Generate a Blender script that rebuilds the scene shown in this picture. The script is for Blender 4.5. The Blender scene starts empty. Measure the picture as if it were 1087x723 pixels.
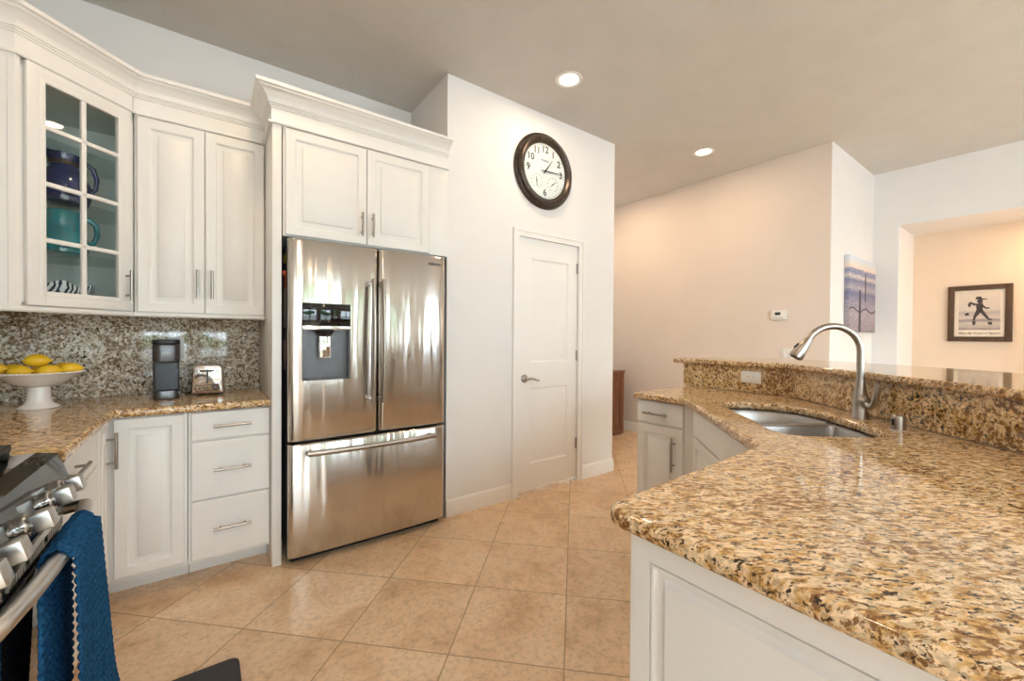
import bpy, bmesh, math, random
from mathutils import Vector, Matrix
random.seed(7)
sc = bpy.context.scene
C = sc.collection
R = math.radians
PI = math.pi
S2 = math.sqrt(2)

# ---------------------------------------------------------------- camera
CAMH = 1.26
yaw, pitch, roll = R(36.40), R(-0.599), R(0.394)
F = Vector((math.sin(yaw)*math.cos(pitch), math.cos(yaw)*math.cos(pitch), math.sin(pitch)))
Rt = Vector((math.cos(yaw), -math.sin(yaw), 0))
Up = Rt.cross(F)
R2 = Rt*math.cos(roll) + Up*math.sin(roll)
U2 = Up*math.cos(roll) - Rt*math.sin(roll)
cam_d = bpy.data.cameras.new('camera')
cam_d.sensor_fit = 'HORIZONTAL'; cam_d.sensor_width = 36.0
cam_d.lens = 439.8/1087*36.0
cam_d.clip_start = 0.02
cam = bpy.data.objects.new('camera', cam_d); C.objects.link(cam)
cam.matrix_world = Matrix(((R2.x, U2.x, -F.x, 0), (R2.y, U2.y, -F.y, 0), (R2.z, U2.z, -F.z, CAMH), (0, 0, 0, 1)))
sc.camera = cam

# ---------------------------------------------------------------- colour, world, big lights
sc.view_settings.view_transform = 'Standard'
sc.view_settings.look = 'None'
sc.view_settings.exposure = -0.17
sc.view_settings.gamma = 1.0
sc.view_settings.use_curve_mapping = False
sc.cycles.use_denoising = True
sc.cycles.max_bounces = 10
sc.cycles.diffuse_bounces = 6
sc.cycles.glossy_bounces = 5
sc.cycles.transparent_max_bounces = 12
sc.cycles.sample_clamp_indirect = 8.0
sc.cycles.caustics_reflective = False
sc.cycles.caustics_refractive = False

world = bpy.data.worlds.new('daylight'); sc.world = world
world.use_nodes = True
wb = world.node_tree.nodes['Background']
wb.inputs['Color'].default_value = (0.76, 0.88, 1.0, 1)
wb.inputs['Strength'].default_value = 20.0

CEIL = 3.06
REAR = -3.3
def area(name, loc, rot, sx, sy, power, col, portal=False, shape='RECTANGLE'):
    l = bpy.data.lights.new(name, 'AREA'); l.shape = shape
    l.size = sx
    if shape in ('RECTANGLE', 'ELLIPSE'): l.size_y = sy
    l.energy = power; l.color = col
    if portal: l.cycles.is_portal = True
    o = bpy.data.objects.new(name, l); C.objects.link(o); o.location = loc; o.rotation_euler = rot
    return o
# the openings of the rear wall (behind the viewer): x0, x1, z0, z1
OPEN = [(-0.80, 0.70, 0.30, 2.75), (1.05, 2.25, 0.04, 2.75), (2.55, 3.05, 0.04, 2.75), (3.45, 5.10, 0.04, 2.75)]
for i, (x0, x1, z0, z1) in enumerate(OPEN):
    area('daylight_portal', ((x0+x1)/2, REAR-0.02, (z0+z1)/2), (R(90), 0, 0), x1-x0, z1-z0, 1, (1, 1, 1), portal=True)
CAN_POWER = 7
CANS = [(2.041, 2.118), (3.877, 2.151), (0.20, 2.10), (0.35, 0.30), (1.20, -1.60), (3.90, 3.35)]
WARM = (1.0, 0.74, 0.50)

# ---------------------------------------------------------------- materials
def new_mat(name):
    m = bpy.data.materials.new(name); m.use_nodes = True
    nt = m.node_tree
    return m, nt, nt.nodes['Principled BSDF']
def N(nt, t, **k):
    n = nt.nodes.new(t)
    for a, b in k.items(): setattr(n, a, b)
    return n
def L(nt, a, b): nt.links.new(a, b)
def coords(nt, scale=(1, 1, 1), rot=(0, 0, 0), loc=(0, 0, 0)):
    tc = N(nt, 'ShaderNodeTexCoord'); mp = N(nt, 'ShaderNodeMapping')
    mp.inputs['Scale'].default_value = scale; mp.inputs['Rotation'].default_value = rot; mp.inputs['Location'].default_value = loc
    L(nt, tc.outputs['Object'], mp.inputs['Vector'])
    return mp.outputs['Vector']
def noise(nt, vec, scale, detail=4, rough=0.55, dist=0.0):
    n = N(nt, 'ShaderNodeTexNoise')
    n.inputs['Scale'].default_value = scale; n.inputs['Detail'].default_value = detail
    n.inputs['Roughness'].default_value = rough; n.inputs['Distortion'].default_value = dist
    L(nt, vec, n.inputs['Vector'])
    return n.outputs['Fac']
def ramp(nt, fac, stops):
    r = N(nt, 'ShaderNodeValToRGB')
    el = r.color_ramp.elements
    while len(el) < len(stops): el.new(0.5)
    for e, (p, c) in zip(el, stops):
        e.position = p; e.color = (c[0], c[1], c[2], 1) if not isinstance(c, (int, float)) else (c, c, c, 1)
    L(nt, fac, r.inputs['Fac'])
    return r.outputs['Color']
def mix(nt, fac, a, b, blend='MIX'):
    m = N(nt, 'ShaderNodeMix', data_type='RGBA', blend_type=blend)
    for s, v in ((m.inputs[0], fac), (m.inputs[6], a), (m.inputs[7], b)):
        if hasattr(v, 'is_linked') or hasattr(v, 'links'): L(nt, v, s)
        elif isinstance(v, (int, float)): s.default_value = v
        else: s.default_value = (v[0], v[1], v[2], 1)
    return m.outputs[2]
def bump(nt, bsdf, height, strength, dist):
    b = N(nt, 'ShaderNodeBump'); b.inputs['Strength'].default_value = strength; b.inputs['Distance'].default_value = dist
    L(nt, height, b.inputs['Height']); L(nt, b.outputs['Normal'], bsdf.inputs['Normal'])
def pbr(name, col, rough=0.5, metal=0.0, nscale=20, namt=0.04, bscale=None, bstr=0.1, bdist=0.002, stretch=(1, 1, 1), coat=0.0, emit=None):
    m, nt, b = new_mat(name)
    v = coords(nt, stretch)
    f = noise(nt, v, nscale, 3)
    c0 = [max(0, x*(1-namt)) for x in col]; c1 = [min(1, x*(1+namt)) for x in col]
    L(nt, ramp(nt, f, [(0.35, c0), (0.65, c1)]), b.inputs['Base Color'])
    b.inputs['Roughness'].default_value = rough; b.inputs['Metallic'].default_value = metal
    b.inputs['Coat Weight'].default_value = coat
    if bscale: bump(nt, b, noise(nt, v, bscale, 3), bstr, bdist)
    if emit:
        b.inputs['Emission Color'].default_value = (*emit[:3], 1); b.inputs['Emission Strength'].default_value = emit[3]
    return m

def granite(name, light, gold, brown, dark, stretch, rot, cov=0.0, rough=0.07, sc_=1.0):
    """speckled polished stone: pale and gold ground, brown clouds, dark flecks"""
    m, nt, b = new_mat(name)
    v0 = coords(nt, (1, 1, 1))
    v = coords(nt, (1, 1, 1), (0, 0, rot))
    mp2 = N(nt, 'ShaderNodeMapping'); mp2.inputs['Scale'].default_value = stretch; L(nt, v, mp2.inputs['Vector']); v = mp2.outputs['Vector']
    warp = N(nt, 'ShaderNodeTexNoise'); warp.inputs['Scale'].default_value = 9*sc_; warp.inputs['Detail'].default_value = 3
    L(nt, v, warp.inputs['Vector'])
    vm = N(nt, 'ShaderNodeVectorMath', operation='SCALE'); vm.inputs['Scale'].default_value = 0.045/sc_
    L(nt, warp.outputs['Color'], vm.inputs[0])
    va = N(nt, 'ShaderNodeVectorMath', operation='ADD'); L(nt, v, va.inputs[0]); L(nt, vm.outputs[0], va.inputs[1])
    vv = va.outputs[0]
    big = noise(nt, v, 3.0*sc_, 3)
    base = ramp(nt, noise(nt, vv, 26*sc_, 5, 0.65), [(0.33, brown), (0.43, gold), (0.52, light), (0.68, [min(1, x*1.22) for x in light])])
    # crystal grain
    vo = N(nt, 'ShaderNodeTexVoronoi'); vo.inputs['Scale'].default_value = 95*sc_; L(nt, vv, vo.inputs['Vector'])
    cell = N(nt, 'ShaderNodeSeparateColor'); L(nt, vo.outputs['Color'], cell.inputs[0])
    g1 = ramp(nt, cell.outputs[0], [(0.0, 0.62), (0.5, 0.95), (1.0, 1.12)])
    base = mix(nt, 1.0, base, g1, 'MULTIPLY')
    # brown flecks
    fb = noise(nt, vv, 44*sc_, 6, 0.7)
    ad = N(nt, 'ShaderNodeMath', operation='MULTIPLY_ADD'); L(nt, big, ad.inputs[0]); ad.inputs[1].default_value = 0.35; L(nt, fb, ad.inputs[2])
    mb = ramp(nt, ad.outputs[0], [(0.745-cov, 0.0), (0.785-cov, 1.0)])
    base = mix(nt, mb, base, brown)
    # dark flecks, sharper
    fd = noise(nt, vv, 58*sc_, 5, 0.62)
    ad2 = N(nt, 'ShaderNodeMath', operation='MULTIPLY_ADD'); L(nt, big, ad2.inputs[0]); ad2.inputs[1].default_value = -0.25; L(nt, fd, ad2.inputs[2])
    md = ramp(nt, ad2.outputs[0], [(0.485-cov, 0.0), (0.515-cov, 1.0)])
    base = mix(nt, md, base, dark)
    L(nt, base, b.inputs['Base Color'])
    b.inputs['Roughness'].default_value = rough
    b.inputs['Specular IOR Level'].default_value = 0.55
    return m

M = {}
M['wall'] = pbr('painted_wall', (0.79, 0.775, 0.76), 0.85, nscale=3, namt=0.012, bscale=130, bstr=0.12, bdist=0.002)
M['hall_wall'] = pbr('wall_beige_warm_glow', (0.76, 0.67, 0.595), 0.85, nscale=3, namt=0.012, bscale=130, bstr=0.12, bdist=0.002)  # white wall with the warm lamp glow put into its colour
M['niche_wall'] = pbr('wall_peach_warm_glow', (0.78, 0.64, 0.50), 0.85, nscale=3, namt=0.012, bscale=130, bstr=0.12, bdist=0.002)  # peach lamplight of the opening painted into the wall colour
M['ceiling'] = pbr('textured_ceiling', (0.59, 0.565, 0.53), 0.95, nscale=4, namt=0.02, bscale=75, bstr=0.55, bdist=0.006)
M['trim'] = pbr('white_trim_paint', (0.84, 0.82, 0.79), 0.45, nscale=5, namt=0.01)
M['cab'] = pbr('white_cabinet_paint', (0.82, 0.80, 0.77), 0.38, nscale=6, namt=0.015)
M['cabin'] = pbr('cabinet_interior', (0.80, 0.84, 0.82), 0.6, nscale=6, namt=0.02)
M['nickel'] = pbr('brushed_nickel', (0.40, 0.365, 0.325), 0.30, 1.0, nscale=60, namt=0.08, stretch=(1, 1, 0.1))
M['bronze'] = pbr('dark_bronze', (0.075, 0.058, 0.048), 0.32, 0.7, nscale=30, namt=0.2)
M['black'] = pbr('black_plastic', (0.012, 0.012, 0.013), 0.35, nscale=30, namt=0.2)
M['gloss_black'] = pbr('gloss_black_glass', (0.008, 0.008, 0.009), 0.04, nscale=30, namt=0.1)
M['iron'] = pbr('cast_iron', (0.015, 0.015, 0.015), 0.55, nscale=80, namt=0.3, bscale=200, bstr=0.2)
M['dark_gap'] = pbr('dark_gap', (0.01, 0.01, 0.01), 0.9)
M['chrome'] = pbr('polished_chrome', (0.78, 0.76, 0.74), 0.09, 1.0, nscale=20, namt=0.03)
M['white_plastic'] = pbr('white_plastic', (0.82, 0.81, 0.78), 0.4, nscale=20, namt=0.01)
M['ceramic'] = pbr('white_ceramic', (0.86, 0.83, 0.81), 0.15, nscale=10, namt=0.02)
M['slate'] = pbr('slate_plastic', (0.035, 0.043, 0.053), 0.42, nscale=90, namt=0.15)
M['slate_metal'] = pbr('slate_band', (0.13, 0.13, 0.135), 0.3, 0.8, nscale=50, namt=0.1)
M['wood'] = None

def steel(name, col, rough, bstr, bdist, stretch=(5.0, 5.0, 0.5), bscale=1.6, aniso=0.0):
    m, nt, b = new_mat(name)
    v = coords(nt, stretch)
    sm = noise(nt, coords(nt, (9, 9, 0.8)), 3.0, 4, 0.6)
    L(nt, ramp(nt, sm, [(0.3, [x*0.965 for x in col]), (0.7, col)]), b.inputs['Base Color'])
    b.inputs['Roughness'].default_value = rough
    b.inputs['Metallic'].default_value = 1.0
    if aniso:
        b.inputs['Anisotropic'].default_value = aniso
        cv_ = N(nt, 'ShaderNodeCombineXYZ'); cv_.inputs[2].default_value = 1.0
        L(nt, cv_.outputs[0], b.inputs['Tangent'])
    bump(nt, b, noise(nt, v, bscale, 2, 0.4), bstr, bdist)
    return m
M['steel'] = steel('stainless_steel', (0.64, 0.605, 0.565), 0.16, 0.45, 0.02, aniso=0.92)
M['sink_steel'] = steel('sink_steel', (0.46, 0.445, 0.43), 0.34, 0.0, 0.003)
M['range_steel'] = steel('range_steel', (0.62, 0.59, 0.55), 0.32, 0.0, 0.003)
M['disp_grey'] = pbr('dispenser_grey', (0.13, 0.13, 0.14), 0.35, 0.3, nscale=20, namt=0.05)

M['granite_top'] = granite('granite_counter', (0.78, 0.58, 0.36), (0.66, 0.39, 0.14), (0.23, 0.105, 0.032), (0.035, 0.020, 0.013), (0.62, 1.2, 1), R(36.4), 0.03, sc_=1.75)
M['granite_bar'] = granite('granite_bar_splash', (0.76, 0.56, 0.32), (0.60, 0.37, 0.13), (0.20, 0.095, 0.03), (0.022, 0.014, 0.010), (1, 1, 1), 0, 0.035, sc_=1.6)
M['granite_splash'] = granite('granite_backsplash_cool_lit', (0.80, 0.75, 0.66), (0.64, 0.54, 0.40), (0.24, 0.155, 0.085), (0.020, 0.018, 0.017), (1, 1, 1), 0, 0.035, sc_=1.5)  # same stone, cool window light greyed into its colours

def glass(name, tint=(0.97, 0.99, 0.985), refl=0.07):
    m, nt, b = new_mat(name); nt.nodes.remove(b)
    out = nt.nodes['Material Output']
    t = N(nt, 'ShaderNodeBsdfTransparent'); t.inputs['Color'].default_value = (*tint, 1)
    g = N(nt, 'ShaderNodeBsdfGlossy'); g.inputs['Roughness'].default_value = 0.02
    ge = N(nt, 'ShaderNodeNewGeometry'); dt_ = N(nt, 'ShaderNodeVectorMath', operation='DOT_PRODUCT')
    L(nt, ge.outputs['Incoming'], dt_.inputs[0]); L(nt, ge.outputs['Normal'], dt_.inputs[1])
    ab = N(nt, 'ShaderNodeMath', operation='ABSOLUTE'); L(nt, dt_.outputs['Value'], ab.inputs[0])
    om = N(nt, 'ShaderNodeMath', operation='SUBTRACT'); om.inputs[0].default_value = 1.0; L(nt, ab.outputs[0], om.inputs[1])
    pw = N(nt, 'ShaderNodeMath', operation='POWER'); L(nt, om.outputs[0], pw.inputs[0]); pw.inputs[1].default_value = 5.0
    fr = N(nt, 'ShaderNodeMath', operation='MULTIPLY_ADD'); L(nt, pw.outputs[0], fr.inputs[0]); fr.inputs[1].default_value = 0.6; fr.inputs[2].default_value = 0.02
    mx = N(nt, 'ShaderNodeMixShader')
    L(nt, fr.outputs[0], mx.inputs[0]); L(nt, t.outputs[0], mx.inputs[1]); L(nt, g.outputs[0], mx.inputs[2])
    L(nt, mx.outputs[0], out.inputs['Surface'])
    return m
M['glass'] = glass('clear_glass')
M['shelf_glass'] = glass('shelf_glass', (0.90, 0.96, 0.95))

def tile_floor():
    m, nt, b = new_mat('beige_floor_tile')
    T = 0.4542
    tc = N(nt, 'ShaderNodeTexCoord'); sx = N(nt, 'ShaderNodeSeparateXYZ'); L(nt, tc.outputs['Object'], sx.inputs[0])
    x0, y0 = -0.196, 2.415
    def lin(a, bb, c):   # a*x + bb*y + c
        m1 = N(nt, 'ShaderNodeMath', operation='MULTIPLY_ADD'); L(nt, sx.outputs['X'], m1.inputs[0]); m1.inputs[1].default_value = a; m1.inputs[2].default_value = c
        m2 = N(nt, 'ShaderNodeMath', operation='MULTIPLY_ADD'); L(nt, sx.outputs['Y'], m2.inputs[0]); m2.inputs[1].default_value = bb; L(nt, m1.outputs[0], m2.inputs[2])
        return m2.outputs[0]
    k = 1/(S2*T)
    u = lin(k, -k, (-x0+y0)*k); v = lin(k, k, (-x0-y0)*k)
    def edge(c):
        f = N(nt, 'ShaderNodeMath', operation='FRACT'); L(nt, c, f.inputs[0])
        s = N(nt, 'ShaderNodeMath', operation='SUBTRACT'); L(nt, f.outputs[0], s.inputs[0]); s.inputs[1].default_value = 0.5
        a = N(nt, 'ShaderNodeMath', operation='ABSOLUTE'); L(nt, s.outputs[0], a.inputs[0])
        fl = N(nt, 'ShaderNodeMath', operation='FLOOR'); L(nt, c, fl.inputs[0])
        return a.outputs[0], fl.outputs[0]
    eu, fu = edge(u); ev, fv = edge(v)
    mx = N(nt, 'ShaderNodeMath', operation='MAXIMUM'); L(nt, eu, mx.inputs[0]); L(nt, ev, mx.inputs[1])
    grout = ramp(nt, mx.outputs[0], [(0.4945, 0.0), (0.4965, 1.0)])
    cb = N(nt, 'ShaderNodeCombineXYZ'); L(nt, fu, cb.inputs[0]); L(nt, fv, cb.inputs[1])
    wn = N(nt, 'ShaderNodeTexWhiteNoise', noise_dimensions='3D'); L(nt, cb.outputs[0], wn.inputs['Vector'])
    off = N(nt, 'ShaderNodeVectorMath', operation='SCALE'); L(nt, wn.outputs['Color'], off.inputs[0]); off.inputs['Scale'].default_value = 7.0
    vv = N(nt, 'ShaderNodeVectorMath', operation='ADD'); L(nt, tc.outputs['Object'], vv.inputs[0]); L(nt, off.outputs[0], vv.inputs[1])
    n1 = noise(nt, vv.outputs[0], 5, 7, 0.68); n2 = noise(nt, vv.outputs[0], 42, 5, 0.7)
    base = ramp(nt, n1, [(0.30, (0.60, 0.37, 0.20)), (0.48, (0.78, 0.54, 0.33)), (0.68, (0.87, 0.66, 0.45))])
    sp = ramp(nt, n2, [(0.36, 0.72), (0.52, 1.0)])
    base = mix(nt, 0.8, base, sp, 'MULTIPLY')
    tv = ramp(nt, wn.outputs['Value'], [(0.0, 0.93), (1.0, 1.05)])
    base = mix(nt, 1.0, base, tv, 'MULTIPLY')
    col = mix(nt, grout, base, (0.30, 0.19, 0.10))
    L(nt, col, b.inputs['Base Color'])
    L(nt, ramp(nt, n1, [(0.3, 0.34), (0.7, 0.24)]), b.inputs['Roughness'])
    h = N(nt, 'ShaderNodeMath', operation='MULTIPLY_ADD'); L(nt, grout, h.inputs[0]); h.inputs[1].default_value = -1.0; L(nt, n2, h.inputs[2])
    bump(nt, b, h.outputs[0], 0.12, 0.002)
    return m
M['floor'] = tile_floor()

def wood(name, c0, c1):
    m, nt, b = new_mat(name)
    v = coords(nt, (14, 14, 1.2))
    f = noise(nt, v, 3, 6, 0.6, 1.0)
    L(nt, ramp(nt, f, [(0.3, c0), (0.7, c1)]), b.inputs['Base Color'])
    b.inputs['Roughness'].default_value = 0.4
    return m
M['wood'] = wood('red_brown_wood', (0.10, 0.035, 0.014), (0.24, 0.085, 0.035))
M['frame_wood'] = wood('picture_frame_wood', (0.045, 0.022, 0.010), (0.10, 0.05, 0.022))

# ---------------------------------------------------------------- geometry helpers
def BM(): return bmesh.new()
def add_box(bm, x0, x1, y0, y1, z0, z1, bev=0.0, seg=2):
    t = bmesh.new()
    bmesh.ops.create_cube(t, size=1.0)
    for v in t.verts:
        v.co = Vector((x0 + (v.co.x+.5)*(x1-x0), y0 + (v.co.y+.5)*(y1-y0), z0 + (v.co.z+.5)*(z1-z0)))
    if bev > 0: bmesh.ops.bevel(t, geom=t.edges[:], offset=bev, segments=seg, affect='EDGES', profile=0.5)
    join(bm, t)
def join(bm, t, mat=None):
    if mat is not None: bmesh.ops.transform(t, matrix=mat, verts=t.verts)
    mp = {}
    for v in t.verts: mp[v] = bm.verts.new(v.co)
    for f in t.faces:
        try: bm.faces.new([mp[v] for v in f.verts])
        except ValueError: pass
    t.free()
def box(*a, **k):
    b = BM(); add_box(b, *a, **k); return b
def add_prism(bm, pts, z0, z1, bev=0.0, seg=2):
    t = bmesh.new()
    lo = [t.verts.new((p[0], p[1], z0)) for p in pts]; hi = [t.verts.new((p[0], p[1], z1)) for p in pts]
    n = len(pts)
    for i in range(n): t.faces.new((lo[i], lo[(i+1) % n], hi[(i+1) % n], hi[i]))
    t.faces.new(hi); t.faces.new(lo[::-1])
    bmesh.ops.recalc_face_normals(t, faces=t.faces)
    if bev > 0: bmesh.ops.bevel(t, geom=t.edges[:], offset=bev, segments=seg, affect='EDGES', profile=0.5)
    join(bm, t)
def prism(pts, z0, z1, **k):
    b = BM(); add_prism(b, pts, z0, z1, **k); return b
def add_tube(bm, pts, rad, n=12, cap=True, flat=None):
    """tube along points; rad one value or one per point; flat=(a,b) scales the section"""
    pts = [Vector(p) for p in pts]
    rads = rad if isinstance(rad, (list, tuple)) else [rad]*len(pts)
    rings = []
    tang = []
    for i in range(len(pts)):
        a = pts[max(0, i-1)]; b = pts[min(len(pts)-1, i+1)]
        tang.append((b-a).normalized())
    ref = Vector((0, 0, 1)) if abs(tang[0].z) < 0.9 else Vector((1, 0, 0))
    nx = tang[0].cross(ref).normalized()
    for i, p in enumerate(pts):
        nx = (nx - tang[i]*nx.dot(tang[i])).normalized()
        ny = tang[i].cross(nx)
        fa, fb = flat or (1, 1)
        rings.append([bm.verts.new(p + nx*(math.cos(2*PI*k/n)*rads[i]*fa) + ny*(math.sin(2*PI*k/n)*rads[i]*fb)) for k in range(n)])
    for i in range(len(rings)-1):
        for k in range(n):
            bm.faces.new((rings[i][k], rings[i][(k+1) % n], rings[i+1][(k+1) % n], rings[i+1][k]))
    if cap: bm.faces.new(rings[0][::-1]); bm.faces.new(rings[-1])
def tube(*a, **k):
    b = BM(); add_tube(b, *a, **k); return b
def add_lathe(bm, prof, n=32, mat=None, closed=False):
    """prof = [(r, z)] turned about z"""
    t = bmesh.new(); rings = []
    for r, z in prof:
        if r < 1e-6: rings.append([t.verts.new((0, 0, z))])
        else: rings.append([t.verts.new((r*math.cos(2*PI*k/n), r*math.sin(2*PI*k/n), z)) for k in range(n)])
    for a, b in zip(rings[:-1], rings[1:]):
        for k in range(n):
            k2 = (k+1) % n
            if len(a) == 1 and len(b) == 1: continue
            if len(a) == 1: t.faces.new((a[0], b[k2], b[k]))
            elif len(b) == 1: t.faces.new((a[k], a[k2], b[0]))
            else: t.faces.new((a[k], a[k2], b[k2], b[k]))
    if len(rings[0]) > 1 and not closed: t.faces.new(rings[0][::-1])
    if len(rings[-1]) > 1 and not closed: t.faces.new(rings[-1])
    bmesh.ops.recalc_face_normals(t, faces=t.faces)
    join(bm, t, mat)
def lathe(prof, n=32, mat=None, closed=False):
    b = BM(); add_lathe(b, prof, n, mat, closed); return b
def rot_to(d):
    """matrix turning +z to direction d"""
    return Vector((0, 0, 1)).rotation_difference(Vector(d)).to_matrix().to_4x4()
def panel_bm(w, h, t, rings):
    """door leaf: x 0..w, z 0..h, back at y=0, front at y=-t; rings = [(inset, y)]"""
    bm = BM(); R_ = []
    for ins, y in [(0.0, 0.0), (0.0, -t+0.003), (0.003, -t)] + rings:
        R_.append([bm.verts.new(p) for p in ((ins, y, ins), (w-ins, y, ins), (w-ins, y, h-ins), (ins, y, h-ins))])
    for a, b in zip(R_[:-1], R_[1:]):
        for k in range(4): bm.faces.new((a[k], a[(k+1) % 4], b[(k+1) % 4], b[k]))
    bm.faces.new(R_[-1]); bm.faces.new(R_[0][::-1])
    bmesh.ops.recalc_face_normals(bm, faces=bm.faces)
    return bm
def raised(w, h, t=0.02, stile=0.050, bevel=0.022):
    return panel_bm(w, h, t, [(stile-0.003, -t), (stile, -t+0.004), (stile+0.003, -t+0.005), (stile+0.004, -t+0.013), (stile+0.011, -t+0.014), (stile+0.012+bevel, -t+0.0080), (stile+0.0125+bevel, -t+0.001), (stile+0.014+bevel, -t)])
def slab_front(w, h, t=0.02):
    return panel_bm(w, h, t, [(0.006, -t)])
def sweep(path, prof, bm=None):
    """horizontal moulding: path of plan points, prof = [(out, z)]; out is to the RIGHT of travel"""
    bm = bm or BM()
    P2 = [Vector((p[0], p[1])) for p in path]; nrm = []
    for i in range(len(P2)):
        ds = []
        if i > 0: ds.append((P2[i]-P2[i-1]).normalized())
        if i < len(P2)-1: ds.append((P2[i+1]-P2[i]).normalized())
        ns = [Vector((d.y, -d.x)) for d in ds]
        if len(ns) == 1: nrm.append(ns[0])
        else:
            s = (ns[0]+ns[1]); s = s/ (1+ns[0].dot(ns[1])); nrm.append(s)
    rings = [[bm.verts.new((p.x+n.x*o, p.y+n.y*o, z)) for o, z in prof] for p, n in zip(P2, nrm)]
    m = len(prof)
    fs = []
    for a, b in zip(rings[:-1], rings[1:]):
        for k in range(m): fs.append(bm.faces.new((a[k], a[(k+1) % m], b[(k+1) % m], b[k])))
    fs.append(bm.faces.new(rings[0][::-1])); fs.append(bm.faces.new(rings[-1]))
    bmesh.ops.recalc_face_normals(bm, faces=fs)
    return bm
def arc(cx, cy, r, a0, a1, n=6):
    return [(cx + r*math.cos(R(a0+(a1-a0)*i/n)), cy + r*math.sin(R(a0+(a1-a0)*i/n))) for i in range(n+1)]
def round_poly(pts, radii, n=6):
    out = []; m = len(pts)
    for i, p in enumerate(pts):
        r = radii[i] if isinstance(radii, (list, tuple)) else radii
        p = Vector(p); a = Vector(pts[i-1]); b = Vector(pts[(i+1) % m])
        if r <= 0: out.append(tuple(p)); continue
        da = (a-p); db = (b-p); la, lb = da.length, db.length
        r1 = min(r, la*.49, lb*.49)
        s = p + da/la*r1; e = p + db/lb*r1
        for k in range(n+1):
            t = k/n
            out.append(tuple((1-t)**2*s + 2*t*(1-t)*p + t*t*e))
    return out
def smooth_loop(pts, n=6):
    """closed Catmull-Rom through pts"""
    out = []; m = len(pts)
    for i in range(m):
        p0, p1, p2, p3 = [Vector(pts[(i+j-1) % m]) for j in range(4)]
        for k in range(n):
            t = k/n
            out.append(tuple(0.5*((2*p1) + (p2-p0)*t + (2*p0-5*p1+4*p2-p3)*t*t + (3*p1-p0-3*p2+p3)*t**3)))
    return out
def inset_loop(pts, d):
    c = Vector((sum(p[0] for p in pts)/len(pts), sum(p[1] for p in pts)/len(pts)))
    out = []
    for p in pts:
        v = Vector(p)-c; l = v.length
        out.append(tuple(c + v*(max(0.0, l-d)/l)))
    return out

def link(name, me, mat, parent=None, loc=(0, 0, 0), rot=(0, 0, 0), label=None, ang=40):
    for p in me.polygons: p.use_smooth = True
    me.set_sharp_from_angle(angle=R(ang))
    o = bpy.data.objects.new(name, me); C.objects.link(o)
    if mat is not None and not me.materials: me.materials.append(mat)
    o.location = loc; o.rotation_euler = rot
    if parent: o.parent = parent
    if label: o['label'] = label
    return o
def P(name, bm, mat, parent=None, loc=(0, 0, 0), rot=(0, 0, 0), label=None, ang=40):
    if bm.faces: bmesh.ops.recalc_face_normals(bm, faces=bm.faces)
    me = bpy.data.meshes.new(name); bm.to_mesh(me); bm.free()
    return link(name, me, mat, parent, loc, rot, label, ang)
def tag(o, label, cat, group=None):
    o['label'] = label; o['category'] = cat
    if group: o['group'] = group
    return o
def T(name, label, cat, loc=(0, 0, 0), rotz=0.0, group=None):
    o = bpy.data.objects.new(name, None); C.objects.link(o)
    o.location = loc; o.rotation_euler = (0, 0, rotz); o.empty_display_size = 0.05
    return tag(o, label, cat, group)
def ST(name, bm, mat, loc=(0, 0, 0), parent=None, rot=(0, 0, 0)):
    o = P(name, bm, mat, parent, loc, rot)
    o['kind'] = 'structure'
    return o
def curve_mesh(cu):
    ob = bpy.data.objects.new('tmp', cu); C.objects.link(ob)
    dg = bpy.context.evaluated_depsgraph_get()
    me = bpy.data.meshes.new_from_object(ob.evaluated_get(dg))
    bpy.data.objects.remove(ob); bpy.data.curves.remove(cu)
    me.materials.clear()
    return me
def slab_mesh(outer, holes, z0, z1, bev):
    cu = bpy.data.curves.new('slab', 'CURVE'); cu.dimensions = '2D'; cu.fill_mode = 'BOTH'
    cu.extrude = (z1-z0)/2 - bev; cu.bevel_depth = bev; cu.bevel_resolution = 3; cu.offset = -bev
    for poly in [outer]+holes:
        s = cu.splines.new('POLY'); s.points.add(len(poly)-1)
        for p, q in zip(s.points, poly): p.co = (q[0], q[1], 0, 1)
        s.use_cyclic_u = True
    me = curve_mesh(cu)
    me.transform(Matrix.Translation((0, 0, (z0+z1)/2)))
    return me
def text_mesh(s, size, ext=0.0008, shear=0.0, align='CENTER', bold=0.0):
    cu = bpy.data.curves.new('t', 'FONT'); cu.body = s; cu.size = size; cu.extrude = ext; cu.shear = shear
    cu.align_x = align; cu.align_y = 'CENTER'; cu.offset = bold
    me = curve_mesh(cu)
    return me
FRONT = (R(90), 0, 0)     # lay a text or disc so that it faces local -y
def pull_bm(length, vertical=True, stand=0.032, r=0.0066):
    """bar pull centred on the origin, standing off towards -y"""
    bm = BM()
    h = length/2; q = length*0.32
    ax = (lambda t, y: (0, y, t)) if vertical else (lambda t, y: (t, y, 0))
    add_tube(bm, [ax(-h, -stand), ax(h, -stand)], r, 12)
    for s in (-q, q): add_tube(bm, [ax(s, 0.0), ax(s, -stand)], r*0.75, 10)
    return bm

# ================================================================= STRUCTURE
XL = -0.97          # left wall
YB = 3.205          # back wall
YP = 2.571          # pantry wall (clock and door)
XP0, XP1 = 1.333, 3.075
XH = 4.60           # hall wall
YR = 1.33           # white return wall
XR = 5.93           # wall with the opening
XN = 6.63           # wall seen through the opening
YH = 3.95           # end wall of the hall

ST('floor', box(XL-.1, 7.0, REAR-.1, 4.2, -0.10, 0.0), M['floor'])
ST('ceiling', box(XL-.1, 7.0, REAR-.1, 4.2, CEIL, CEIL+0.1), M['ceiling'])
ST('wall_left', box(XL-.12, XL, REAR, YB+.12, 0, CEIL), M['wall'])
ST('wall_back', box(XL, XP0, YB, YB+.12, 0, CEIL), M['wall'])
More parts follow.
